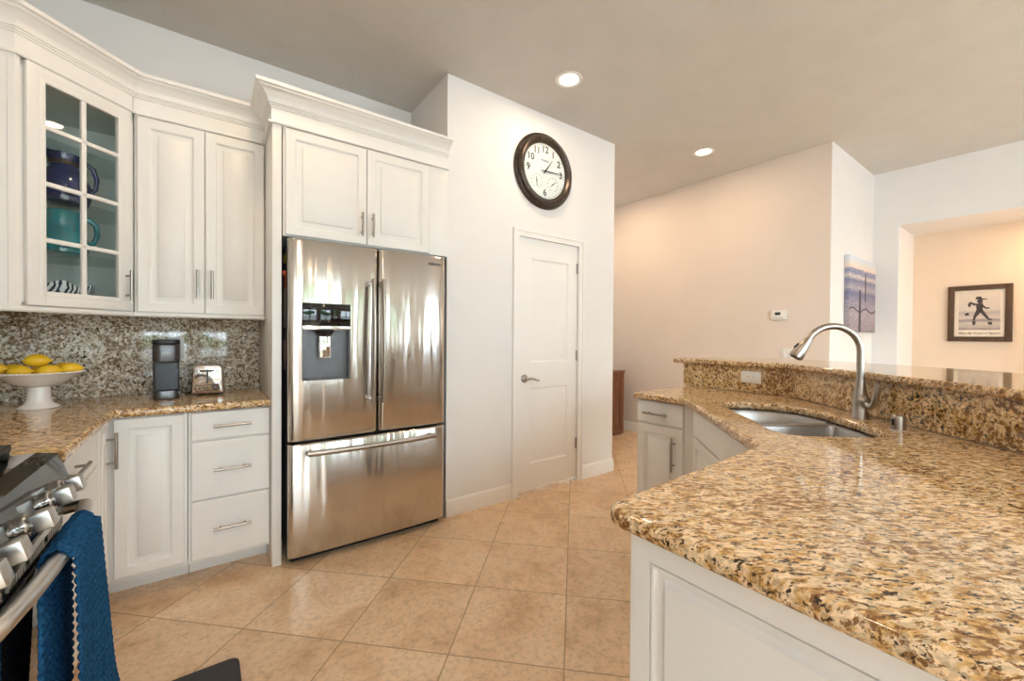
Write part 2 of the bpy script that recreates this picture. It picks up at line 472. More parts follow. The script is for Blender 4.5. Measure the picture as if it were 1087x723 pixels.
# pantry: return beside the fridge, front with the door opening, far side
DX0, DX1, DZ = 1.950, 2.612, 2.045
ST('wall_pantry_side', box(XP0, XP0+.12, YP+.12, YB+.12, 0, CEIL), M['wall'])
bm = BM()
add_box(bm, XP0, DX0-.02, YP, YP+.12, 0, CEIL); add_box(bm, DX1+.02, XP1, YP, YP+.12, 0, CEIL); add_box(bm, DX0-.02, DX1+.02, YP, YP+.12, DZ+.02, CEIL)
ST('wall_pantry_front', bm, M['wall'])
ST('wall_pantry_far', box(XP1-.12, XP1, YP+.12, YH, 0, CEIL), M['wall'])
ST('wall_pantry_inside', box(XP0+.12, XP1-.12, YP+.9, YP+1.0, 0, CEIL), M['wall'])
ST('wall_hall_end', box(XP1, XH+.15, YH, YH+.12, 0, CEIL), M['wall'])
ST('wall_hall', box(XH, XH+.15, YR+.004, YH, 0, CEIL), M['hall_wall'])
bm = box(XH+.15, XN+.1, YR, YR+.15, 0, CEIL); add_box(bm, XH+.0005, XH+.15, YR, YR+.004, 0, CEIL)
ST('wall_return', bm, M['wall'])
# wall with the wide opening, bull-nosed corners
OY0, OY1, OZ = -0.45, 1.12, 2.462
bm = BM()
add_box(bm, XR, XN+.0, OY1, YR, 0, CEIL); add_box(bm, XR, XN, OY0, OY1, OZ, CEIL); add_box(bm, XR, XN, REAR, OY0, 0, CEIL)
ST('wall_right', bm, M['wall'])
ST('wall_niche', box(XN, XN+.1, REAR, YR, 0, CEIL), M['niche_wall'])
# rear wall with windows
bm = BM(); xs = XL
for (x0, x1, z0, z1) in OPEN:
    add_box(bm, xs, x0, REAR-.12, REAR, 0, CEIL)
    add_box(bm, x0, x1, REAR-.12, REAR, z1, CEIL)
    if z0 > 0: add_box(bm, x0, x1, REAR-.12, REAR, 0, z0)
    xs = x1
add_box(bm, xs, XR, REAR-.12, REAR, 0, CEIL)
ST('wall_rear', bm, M['wall'])
for i, (x0, x1, z0, z1) in enumerate(OPEN):
    bm = BM(); f = 0.06
    ya, yb = REAR-.10, REAR-.04
    add_box(bm, x0, x1, ya, yb, z0, z0+f); add_box(bm, x0, x1, ya, yb, z1-f, z1)
    add_box(bm, x0, x0+f, ya, yb, z0, z1); add_box(bm, x1-f, x1, ya, yb, z0, z1)
    mx_ = (x0+x1)/2
    add_box(bm, mx_-.045, mx_+.045, ya, yb, z0, z1)
    if i == 0:
        for zz in [z0+.2*k for k in range(1, 7)]: add_box(bm, x0, x1, ya+.02, yb-.02, zz-.012, zz+.012)
    w = ST('window_%d' % (i+1), bm, M['trim'])
    ST('pane', box(x0+.03, x1-.03, REAR-.072, REAR-.068, z0+.03, z1-.03), M['glass'], parent=w)

# baseboards
BB = [(0, 0), (0.013, 0), (0.013, 0.075), (0.010, 0.088), (0.010, 0.098), (0.006, 0.112), (0.0, 0.120)]
ST('baseboard_pantry_left', sweep([(XP0, YP), (1.898, YP)], BB), M['trim'])
ST('baseboard_pantry_right', sweep([(2.664, YP), (XP1, YP), (XP1, YH)], BB), M['trim'])
ST('baseboard_hall', sweep([(XP1+.02, YH), (XH, YH), (XH, YR), (XR, YR)], BB), M['trim'])
# door casing
CP = [(1.957, 0.0)]
def casing():
    bm = BM(); w = 0.057
    zt = DZ-.004
    for xa, xb in ((DX0-w+.004, DX0+.004), (DX1-.004, DX1+w-.004)):
        add_box(bm, xa, xb, YP-.012, YP, 0, zt)
        o = (xa, xa+.016) if xa < 2.2 else (xb-.016, xb)
        add_box(bm, o[0], o[1], YP-.019, YP-.012, 0, zt)
    add_box(bm, DX0-w+.004, DX1+w-.004, YP-.012, YP, zt, DZ+w-.004)
    add_box(bm, DX0-w+.004, DX1+w-.004, YP-.019, YP-.012, DZ+w-.020, DZ+w-.004)
    for xa in (DX0-w+.004, DX1+w-.020): add_box(bm, xa, xa+.016, YP-.019, YP-.012, zt, DZ+w-.020)
    # jamb liners and stop
    add_box(bm, DX0-.02, DX0, YP, YP+.12, 0, DZ+.02); add_box(bm, DX1, DX1+.02, YP, YP+.12, 0, DZ+.02); add_box(bm, DX0, DX1, YP, YP+.12, DZ, DZ+.02)
    return bm
ST('trim_1', casing(), M['trim'])
# pantry door, two panels
dw, dh, dt = DX1-DX0-.008, DZ-.034, 0.035
def pantry_door():
    bm = BM()
    Z0 = 0.03
    def leaf(rects):
        # grid front with panel recesses
        xs = [0, .150, .150+.395-.0, dw]; xs = [0.0, .135, dw-.108, dw]
        zs = [0.0, .205, .815, 1.020, 1.855, dh]
        g = {}
        for i, x in enumerate(xs):
            for j, z in enumerate(zs): g[i, j] = bm.verts.new((x, -dt, z))
        for i in range(3):
            for j in range(5):
                q = [g[i, j], g[i+1, j], g[i+1, j+1], g[i, j+1]]
                if i == 1 and j in (1, 3):
                    prev = q
                    for ins, y in ((.004, .004), (.012, .011), (.020, .011), (.048, .002), (.050, .002)):
                        x0, x1, z0, z1 = xs[1]+ins, xs[2]-ins, zs[j]+ins, zs[j+1]-ins
                        nr = [bm.verts.new(p) for p in ((x0, -dt+y, z0), (x1, -dt+y, z0), (x1, -dt+y, z1), (x0, -dt+y, z1))]
                        for k in range(4): bm.faces.new((prev[k], prev[(k+1) % 4], nr[(k+1) % 4], nr[k]))
                        prev = nr
                    bm.faces.new(prev)
                else: bm.faces.new(q)
        bk = [bm.verts.new(p) for p in ((0, 0, 0), (dw, 0, 0), (dw, 0, dh), (0, 0, dh))]
        bm.faces.new(bk[::-1])
        bot = [g[i, 0] for i in range(4)]; top = [g[i, 5] for i in range(4)]
        lf = [g[0, j] for j in range(6)]; rt = [g[3, j] for j in range(6)]
        bm.faces.new(bot[::-1]+[bk[0], bk[1]]); bm.faces.new(top+[bk[2], bk[3]])
        bm.faces.new(lf+[bk[3], bk[0]]); bm.faces.new(rt[::-1]+[bk[1], bk[2]])
    leaf(None)
    return bm
door = ST('door_1', pantry_door(), M['trim'], loc=(DX0+.004, YP+.012+dt, 0.030))
bm = BM()
add_lathe(bm, [(0, 0), (.033, 0), (.033, .004), (.028, .010), (.014, .014), (.011, .045), (0, .047)], 24, Matrix.Translation((0, 0, 0)) @ rot_to((0, -1, 0)))
add_tube(bm, [(0, -.040, 0), (.015, -.046, .002), (.045, -.048, .004), (.075, -.046, -.006), (.105, -.044, -.018), (.118, -.044, -.014)], [.010, .010, .008, .0075, .007, .005], 10)
P('door_handle', bm, M['nickel'], door, (.075, -dt, .893), label='satin nickel lever handle')
for z in (.255, 1.02, 1.775):
    bm = BM()
    add_tube(bm, [(0, 0, 0), (0, 0, .092)], .0065, 10); add_box(bm, -.014, .003, .002, .005, .002, .090)
    P('hinge', bm, M['nickel'], door, (dw+.002, -dt-.004, z))

# ================================================================= CEILING LIGHTS
def can(x, y, label):
    t = T('recessed_ceiling_light', label, 'ceiling light', (x, y, CEIL), 0, 'recessed ceiling lights')
    P('trim_ring', lathe([(.066, -.001), (.092, -.001), (.095, -.004), (.092, -.007), (.070, -.007), (.066, -.004)], 40, closed=False), M['white_plastic'], t)
    m = bpy.data.materials.get('lamp_lens')
    if not m: m = pbr('lamp_lens', (0.9, 0.85, 0.75), 0.5, emit=(1.0, 0.86, 0.66, 14.0))
    P('lens', lathe([(0, -.0045), (.066, -.0045), (.066, -.002), (0, -.002)], 32), m, t)
    l = area('lamp_light', (0, 0, -.012), (0, 0, 0), .13, .13, CAN_POWER, WARM, shape='DISK'); l.parent = t
    return t
can(*CANS[0], 'round recessed downlight in the ceiling just in front of the clock wall')
can(*CANS[1], 'round recessed downlight in the ceiling near the peach hall wall')
for x, y in CANS[2:]:  # unseen extra lamps, added out of view to light kitchen and hall
    l = area('lamp_light', (x, y, CEIL-.012), (0, 0, 0), .13, .13, CAN_POWER*(1.5 if y > 3 else 1), WARM, shape='DISK')
# warm downlight inside the opening (just out of frame)
area('lamp_light', (XR+.30, -0.12, OZ-.012), (0, 0, 0), .13, .13, 14, (1.0, .64, .36), shape='DISK')

# ================================================================= CABINETS
CT = 0.910          # counter top
CB = 0.872          # counter underside
MC = M['cab']
CROWN = [(-.015, 2.395), (0.016, 2.388), (0.020, 2.394), (0.018, 2.402), (0.004, 2.404), (0.004, 2.474), (0.010, 2.476), (0.010, 2.483), (0.016, 2.485), (0.016, 2.492),
         (0.022, 2.494), (0.024, 2.510), (0.030, 2.522), (0.044, 2.535), (0.056, 2.549), (0.062, 2.551), (0.066, 2.558), (0.080, 2.562), (0.082, 2.578), (-.015, 2.578)]
RAIL = [(-.02, 1.348), (0.010, 1.348), (0.016, 1.354), (0.016, 1.362), (0.010, 1.366), (0.010, 1.372), (-.02, 1.372)]
DF = 0.02
# --- glass corner cabinet (diagonal)
yd = 2.893
g = T('corner_glass_cabinet', 'white diagonal corner wall cabinet with an eight-pane glass door', 'cabinet', (-.45, 2.70, 1.37))
g0 = Vector((-.45, 2.70, 1.37))
def W(bm):   # world-built geometry into the local frame of g
    bmesh.ops.translate(bm, vec=-g0, verts=bm.verts); return bm
A = (-.305, 2.893); B = (-.628, 2.570)      # ends of the diagonal frame
bm = BM()
# shell: top, bottom, sides, back panels
foot = [(XL+.005, 2.570), B, A, (-.305, YB-.005), (XL+.005, YB-.005)]
add_prism(bm, foot, 1.370, 1.392); add_prism(bm, foot, 2.36, 2.40)
add_box(bm, XL+.005, -.628, 2.570, 2.588, 1.370, 2.40)
add_box(bm, -.323, -.305, 2.893, YB-.005, 1.370, 2.40)
add_box(bm, XL+.005, XL+.015, 2.59, YB-.005, 1.39, 2.36); add_box(bm, XL+.005, -.32, YB-.015, YB-.005, 1.39, 2.36)
P('body', W(bm), M['cabin'], g)
# face frame on the diagonal, built in local door coordinates
ang = R(45)
dl = (Vector(A)-Vector(B)).length
bm = BM()
fw = 0.032
add_box(bm, 0, fw, 0, .02, 1.37, 2.40); add_box(bm, dl-fw, dl, 0, .02, 1.37, 2.40)
add_box(bm, fw, dl-fw, 0, .02, 1.37, 1.40); add_box(bm, fw, dl-fw, 0, .02, 2.35, 2.40)
ff = P('face_frame', bm, MC, g, (B[0]-g0.x, B[1]-g0.y, -g0.z), (0, 0, ang))
# end panel beside the range side
bm = BM()
add_box(bm, -.705, -.6455, 2.556, 2.570, 1.371, 2.399); add_box(bm, XL+.005, -.7055, 2.562, 2.570, 1.431, 2.319)
add_box(bm, XL+.005, -.7055, 2.556, 2.570, 1.371, 1.430); add_box(bm, XL+.005, -.7055, 2.556, 2.570, 2.320, 2.399)
P('end_panel', W(bm), MC, g)
P('corner_post', W(prism([(-.6445, 2.5555), (-.626, 2.5555), (-.6125, 2.569), (-.6285, 2.586), (-.6445, 2.575)], 1.372, 2.399)), MC, g)
# glass door
gd0 = 0.030; gdw = dl-0.024-gd0+0.004
dz0, dz1 = 1.376, 2.388
bm = BM(); st = .062
def add_frame(bm, x0, x1, z0, z1, y0, y1, s, bev=.003):
    add_box(bm, x0, x0+s, y0, y1, z0, z1, bev=bev); add_box(bm, x1-s, x1, y0, y1, z0, z1, bev=bev)
    add_box(bm, x0+s-.002, x1-s+.002, y0, y1, z0, z0+s, bev=bev); add_box(bm, x0+s-.002, x1-s+.002, y0, y1, z1-s, z1, bev=bev)
gdw = dl - 2*0.024
add_frame(bm, 0, gdw, 0, dz1-dz0, -.022, 0, st)
add_frame(bm, .040, gdw-.040, .040, dz1-dz0-.040, -.024, -.004, .0225, bev=.003)
doorg = P('door', bm, MC, g, (B[0]-g0.x+.024/S2, B[1]-g0.y+.024/S2, dz0-g0.z), (0, 0, ang))
# muntins
bm = BM(); gx0, gx1 = st, gdw-st; gz0, gz1 = st, dz1-dz0-st
mxc = (gx0+gx1)/2
add_box(bm, mxc-.010, mxc+.010, -.020, -.004, gz0-.004, gz1+.004, bev=.004)
for z in (1.659, 1.900, 2.141): add_box(bm, gx0-.004, gx1+.004, -.020, -.004, z-dz0-.010, z-dz0+.010, bev=.004)
P('muntin_grid', bm, MC, doorg)
for i, (xa, xb) in enumerate(((gx0, mxc-.008), (mxc+.008, gx1))):
    zs = [gz0, 1.659-dz0, 1.900-dz0, 2.141-dz0, gz1]
    for za, zb in zip(zs[:-1], zs[1:]):
        P('glass_pane', box(xa-.003, xb+.003, -.010, -.007, za+.004, zb-.004), M['glass'], doorg)
P('handle', pull_bm(.155), M['nickel'], doorg, (gdw-.028, -.022, .125), label='vertical nickel bar pull')
for z in (1.628, 1.868, 2.118):
    s = prism([(XL+.02, 2.60), (-.632, 2.60), (-.335, 2.90), (-.335, YB-.02), (XL+.02, YB-.02)], z-.006, z)
    P('glass_shelf', W(s), M['shelf_glass'], g)
P('crown_molding', W(sweep([(XL+.005, 2.560), (-.626, 2.560), (-.309, 2.877), (-.309, 2.905)], CROWN)), MC, g)
P('light_rail', W(sweep([(XL+.005, 2.570), B, (-.305, 2.888)], RAIL)), MC, g)

def cab_front(parent, kind, x0, x1, z0, z1, handle=None, hl=.155, **k):
    """a door or drawer in a cabinet whose local front is y=0 (frame) ; handle = (dx, dz, vertical)"""
    w, h = x1-x0, z1-z0
    bm = raised(w, h, DF, k.get('stile', .050), k.get('bevel', .022)) if k.get('raised', kind == 'door') else slab_front(w, h, DF)
    o = P(kind, bm, MC, parent, (x0, 0, z0))
    if handle:
        dx, dz, vert = handle
        P('handle', pull_bm(hl, vert), M['nickel'], o, (dx, -DF, dz))
    return o
# --- double door wall cabinet
u = T('upper_cabinet', 'white wall cabinet with two tall raised-panel doors above the coffee maker', 'cabinet', (0, 2.89, 1.37))
bm = BM(); add_box(bm, -.300, .281, 0, .31, 0.0, 1.03)
P('body', bm, MC, u)
cab_front(u, 'door', -.288, -.009, .003, 1.012, (.279-.030, .16, True))
cab_front(u, 'door', -.005, .276, .003, 1.012, (.030, .16, True))
P('crown_molding', sweep([(-.303, -.002), (.283, -.002)], [(o, z-1.37) for o, z in CROWN]), MC, u)
P('light_rail', sweep([(-.300, 0), (.282, 0)], [(o, z-1.37) for o, z in RAIL]), MC, u)
# --- cabinet above the fridge with full-height side panel
f0 = Vector((.283, 2.565, 0))
t = T('fridge_surround_cabinet', 'white two-door cabinet above the fridge with a full-height side panel', 'cabinet', tuple(f0))
bm = BM()
add_box(bm, 0.052, XP0-.283-.002, 0, .63, 1.800, 2.40)
P('body', bm, MC, t)
P('side_panel', box(0, .045, -.010, .63, 0, 2.40, bev=.002), MC, t)
P('filler_strip', box(1.192-.283, XP0-.283-.003, -.008, 0, 1.80, 2.395, bev=.002), MC, t)
cab_front(t, 'door', .345-.283, .779-.283, 1.806, 2.382, (.434-.030, .115, True), hl=.14)
cab_front(t, 'door', .783-.283, 1.187-.283, 1.806, 2.382, (.030, .115, True), hl=.14)
P('crown_molding', sweep([(0, .325), (0, -.008), (XP0-.283-.003, -.008)], CROWN), MC, t)

# --- base cabinets, back run
b1 = T('drawer_base_cabinet', 'white base cabinet of three slab drawers beside the fridge', 'cabinet', (0, 2.63, 0))
P('body', box(-.075, .281, 0, .53, .10, CB), MC, b1)
P('toe_kick', box(-.075, .281, .125, .53, 0, .10), MC, b1)
for z0, z1 in ((.722, .862), (.421, .713), (.117, .412)):
    cab_front(b1, 'drawer', -.062, .277, z0, z1, (.172, (z1-z0)*.5, False), hl=.165)
c0 = Vector((-.36, 2.63, 0))
b2 = T('corner_base_cabinet', 'white corner base cabinet with one raised door on each side of the inner corner', 'cabinet', tuple(c0))
fp = [(-.94, 2.395), (-.380, 2.395), (-.380, 2.63), (-.078, 2.63), (-.078, 3.16), (-.94, 3.16)]
fk = [(-.94, 2.395), (-.500, 2.395), (-.500, 2.755), (-.078, 2.755), (-.078, 3.16), (-.94, 3.16)]
loc = lambda pts: [(x-c0.x, y-c0.y) for x, y in pts]
P('body', prism(loc(fp), .10, CB), MC, b2); P('toe_kick', prism(loc(fk), 0, .10), MC, b2)
cab_front(b2, 'door', -.345-c0.x, -.090-c0.x, .122, .862)
o = P('door', raised(.195, .742, DF, .045, .03), MC, b2, (-.020, 2.405-c0.y, .120), (0, 0, R(90)))
P('handle', pull_bm(.165), M['nickel'], o, (.150, -DF, .610))
# --- base cabinet between range and corner (faces +x)
b3 = T('drawer_base_cabinet', 'white base cabinet between the range and the inner corner', 'cabinet', (-.380, 1.768, 0), R(90))
P('body', box(.0, .625, 0, .56, .10, CB), MC, b3)
P('toe_kick', box(.0, .625, .12, .56, 0, .10), MC, b3)
cab_front(b3, 'drawer', .008, .620, .722, .862, (.165, .085, False), hl=.20)
cab_front(b3, 'drawer', .008, .620, .440, .713, (.225, .11, False), hl=.20, raised=False)
cab_front(b3, 'drawer', .008, .620, .117, .431, None, raised=True)

# --- counter, left, and backsplash
outer = [(-.945, 1.772), (-.337, 1.772), (-.337, 2.580), (.281, 2.580), (.281, 3.195), (-.945, 3.195)]
outer = round_poly(outer, [0, 0, .012, .004, 0, 0], 4)
me = slab_mesh(outer, [], CB, CT, .013)
o = link('countertop', me, M['granite_top']); o.location = (0, 0, 0)
tag(o, 'L-shaped gold-brown granite countertop under the coffee maker and lemons', 'countertop')
tag(P('backsplash', box(XL+.027, .281, 3.172, 3.203, CT+.0005, 1.369, bev=.0015), M['granite_splash']), 'speckled grey granite backsplash behind the coffee maker and toaster', 'backsplash')
tag(P('backsplash', box(XL+.002, XL+.025, 1.0, 3.203, CT+.0005, 1.345, bev=.0015), M['granite_splash']), 'speckled grey granite backsplash on the left wall behind the range', 'backsplash')

# --- right-hand counter
E45a, E45b = (1.452, .612), (2.185, 1.300)
SPA, SPB = (2.805, 1.000), (2.000, .065)
sdir = (Vector(SPB)-Vector(SPA)).normalized()
SPC = tuple(Vector(SPB)+sdir*.85)
outer = [(.664, -.60), (.664, .583), E45a, E45b, (2.183, 1.668), (2.800, 1.668), SPA, SPC]
outer = round_poly(outer, [0, .055, .02, .03, .03, 0, 0, 0], 5)
cut = [(2.245, 1.110), (2.355, 1.030), (2.415, .890), (2.372, .740), (2.248, .603), (2.155, .503), (2.030, .415), (1.935, .412), (1.790, .530), (1.722, .595), (1.728, .655), (1.775, .712), (1.908, .832), (2.069, .990)]
cut = smooth_loop(cut, 4)
me = slab_mesh(outer, [cut], CB, CT, .014)
tag(link('countertop', me, M['granite_top']), 'large gold-brown granite countertop of the peninsula around the sink', 'countertop')

p0 = Vector((.715, .30, 0))
pc = T('peninsula_cabinet', 'white peninsula base cabinet with a long raised end panel in the foreground', 'cabinet', tuple(p0))
loc = lambda pts: [(x-p0.x, y-p0.y) for x, y in pts]
P('body', prism(loc([(.715, -.58), (.715, .540), (1.430, .560), (1.95, .03), (1.43, -.58)]), .10, CB), MC, pc)
P('toe_kick', prism(loc([(.735, -.58), (.735, .470), (1.430, .490), (1.90, .03), (1.43, -.58)]), 0, .10), MC, pc)
bm = panel_bm(1.11, .868-.004, .02, [(.046, -.02), (.0465, -.012), (.0495, -.012), (.050, -.019), (.055, -.019), (.0555, -.011), (.058, -.009), (.072, -.010), (.080, -.018), (.081, -.020), (.083, -.020)])
P('end_panel', bm, MC, pc, (0, .532-p0.y, .004), (0, 0, R(-90)))
# quarter-round under the counter edge
P('top_rail', box(-.026, 0, -.88, .232, CB-.012, CB-.001, bev=.003), MC, pc)

# sink base (45 degrees)
sd = (Vector(E45b)-Vector(E45a)).normalized(); sn = Vector((sd.y, -sd.x))     # sn points into the cabinet
o0 = Vector(E45b) + sn*.045 - sd*.02
sang = math.atan2(-sd.y, -sd.x)
sb = T('sink_base_cabinet', 'white angled sink base cabinet below the granite counter edge', 'cabinet', (o0.x, o0.y, 0), sang)
sl = (Vector(E45b)-Vector(E45a)).length - .06
bm = BM(); add_box(bm, 0, sl, 0, .02, .10, CB); add_box(bm, 0, .018, .02, .30, .10, CB); add_box(bm, 0, sl, .02, .35, .10, .118)
P('body', bm, MC, sb)
P('toe_kick', box(0, sl, .07, .085, 0, .10), MC, sb)
cab_front(sb, 'drawer', .045, sl-.04, .722, .862)
cab_front(sb, 'door', .045, sl/2-.002, .117, .713); cab_front(sb, 'door', sl/2+.002, sl-.04, .117, .713)
# drawer base at the far end, faces -x
db = T('drawer_base_cabinet', 'narrow white cabinet with one drawer over a door at the far end of the peninsula', 'cabinet', (2.245, 1.660, 0), R(-90))
P('body', box(0, .405, 0, .54, .10, CB), MC, db); P('toe_kick', box(0, .405, .07, .54, 0, .10), MC, db)
cab_front(db, 'drawer', .004, .318, .728, .862, (.145, .062, False), hl=.165)
cab_front(db, 'door', .004, .318, .117, .716, (.262, .45, True), hl=.20)

# --- bar wall, splash, bar top
wn_ = Vector((-sdir.y, sdir.x))    # away from the kitchen
if wn_.x < 0: wn_ = -wn_
SPA2 = Vector(SPA); 
def off(p, d): return tuple(Vector(p)+wn_*d)
mit = lambda d: (SPA[0]+d, SPA[1] - d*(1-wn_.x)/abs(wn_.y)*1.0)
def bend(d):  # intersection of x = 2.805+d with the angled line offset by d
    q = Vector(off(SPA, d)); k = (SPA[0]+d-q.x)/sdir.x
    return tuple(q+sdir*k)
tag(P('bar_splash', prism([(SPA[0], 1.690), SPA, bend(.02), (SPA[0]+.02, 1.690)], CT+.0005, 1.074), M['granite_bar']), 'gold-brown granite upstand with the outlet on the raised bar', 'backsplash')
tag(P('bar_splash', prism([SPA, SPC, off(SPC, .02), bend(.02)], CT+.0005, 1.074), M['granite_bar']), 'gold-brown granite upstand behind the faucet, angled part of the bar', 'backsplash')
ST('wall_bar', prism([(SPA[0]+.021, 1.688), bend(.021), off(SPC, .021), off(SPC, .14), bend(.14), (SPA[0]+.14, 1.688)], 0, 1.074), M['wall'])
bt = [(2.772, 1.760), bend(-.030), off(SPC, -.030), (2.30, -.95), (2.945, .08), (3.320, .72), (3.450, 1.06), (3.42, 1.36), (3.20, 1.64), (2.90, 1.775)]
bt = round_poly(bt, [.02, .01, 0, .1, .05, .15, .15, .15, .1, .05], 4)
me = slab_mesh(bt, [], 1.0745, 1.108, .012)
tag(link('bar_counter', me, M['granite_top']), 'raised gold-brown granite bar top running behind the sink', 'bar counter')

# ================================================================= SINK, FAUCET
sk = T('kitchen_sink', 'undermount stainless double-bowl sink set in the granite counter', 'sink', (2.08, .75, CB-.006))
k0 = Vector((2.08, .75, CB-.006))
bA = smooth_loop([(2.010, .875), (2.085, .985), (2.235, 1.092), (2.345, 1.015), (2.398, .885), (2.355, .745), (2.300, .672), (2.16, .765)], 5)
bB = smooth_loop([(1.955, .845), (1.900, .810), (1.785, .705), (1.742, .650), (1.740, .605), (1.800, .540), (1.935, .428), (2.020, .425), (2.145, .510), (2.235, .610), (2.255, .648), (2.10, .748)], 5)
fl = inset_loop(cut, -.03)
me = slab_mesh(fl, [bA, bB], CB-.007, CB-.001, .002)
me.transform(Matrix.Translation(-k0))
link('rim', me, M['sink_steel'], sk)
for lp, dep in ((bA, .21), (bB, .18)):
    bm = BM(); rings = []
    for ins, z in ((-.001, -.001), (.004, -.012), (.012, -.06), (.018, -dep+.05), (.030, -dep+.018), (.055, -dep), (.10, -dep-.004)):
        rings.append([bm.verts.new((x-k0.x, y-k0.y, z)) for x, y in inset_loop(lp, ins)])
    m_ = len(lp)
    for a, b in zip(rings[:-1], rings[1:]):
        for q in range(m_): bm.faces.new((a[q], a[(q+1) % m_], b[(q+1) % m_], b[q]))
    bm.faces.new(rings[-1])
    bw = P('bowl', bm, M['sink_steel'], sk, ang=60)
    cx_, cy_ = sum(p[0] for p in lp)/m_, sum(p[1] for p in lp)/m_
    P('drain', lathe([(0, .002), (.02, .002), (.026, .005), (.042, .006), (.045, .002), (.045, 0), (0, 0)], 24), M['nickel'], bw, (cx_-k0.x, cy_-k0.y, -dep-.004))
fd = Vector((-1, 1, 0)).normalized()
fx = T('faucet', 'brushed nickel gooseneck pull-down faucet behind the sink', 'faucet', (2.318, .556, CT), R(135))
# local +x points to the sink
P('body', lathe([(0, 0), (.033, 0), (.033, .004), (.030, .008), (.0275, .05), (.026, .10), (.0185, .145), (.0170, .170), (0, .170)], 28), M['nickel'], fx)
def spout_pts():
    pts = [(0, 0, .15), (0, 0, .22), (0, 0, .275)]
    r = .112
    for k in range(0, 15):
        a = R(180 - k*(152/14.))
        pts.append((r + r*math.cos(a), 0, .292 + r*math.sin(a)))
    return pts
sp = spout_pts()
so = P('spout', tube(sp, [.0145]*len(sp), 18), M['nickel'], fx)
e = Vector(sp[-1]); d = (Vector(sp[-1])-Vector(sp[-2])).normalized()
bm = BM()
add_tube(bm, [e-d*.002, e+d*.004, e+d*.030, e+d*.085, e+d*.096], [.0150, .0168, .0205, .0285, .0275], 24)
P('spray_head', bm, M['nickel'], fx)
P('spray_nozzle', tube([e+d*.0955, e+d*.099], .022, 20), M['black'], fx)
P('spray_button', tube([e+d*.035+Vector((.022, 0, .011)), e+d*.060+Vector((.026, 0, .0135))], .004, 8), M['black'], fx)
bm = BM()
add_tube(bm, [(-.003, -.030, .078), (-.003, .0, .078), (-.002, .028, .078), (0, .044, .078)], [.014, .026, .025, .010], 20)
P('valve_body', bm, M['nickel'], fx)
# lever to the right of the body (towards the viewer's right)
hv = BM()
add_tube(hv, [(-.002, .034, .070), (-.004, .058, .058), (-.006, .076, .072), (-.008, .086, .110), (-.010, .094, .158)], [.013, .013, .0125, .0115, .0095], 12, flat=(1, 1))
P('lever', hv, M['nickel'], fx)
ag = T('air_gap_cap', 'short brushed nickel air gap cap on the counter right of the faucet', 'air gap', (2.134, .395, CT))
P('cap', lathe([(0, .058), (.018, .058), (.0215, .055), (.0225, .050), (.0235, .004), (.0235, .003), (0, .003)], 28), M['nickel'], ag)
P('base_ring', lathe([(0, 0), (.025, 0), (.025, .003), (0, .003)], 28), M['white_plastic'], ag)
P('vent_slot', box(-.0245, -.021, .002, .010, .020, .044), M['black'], ag, (0, 0, 0), (0, 0, R(-15)))

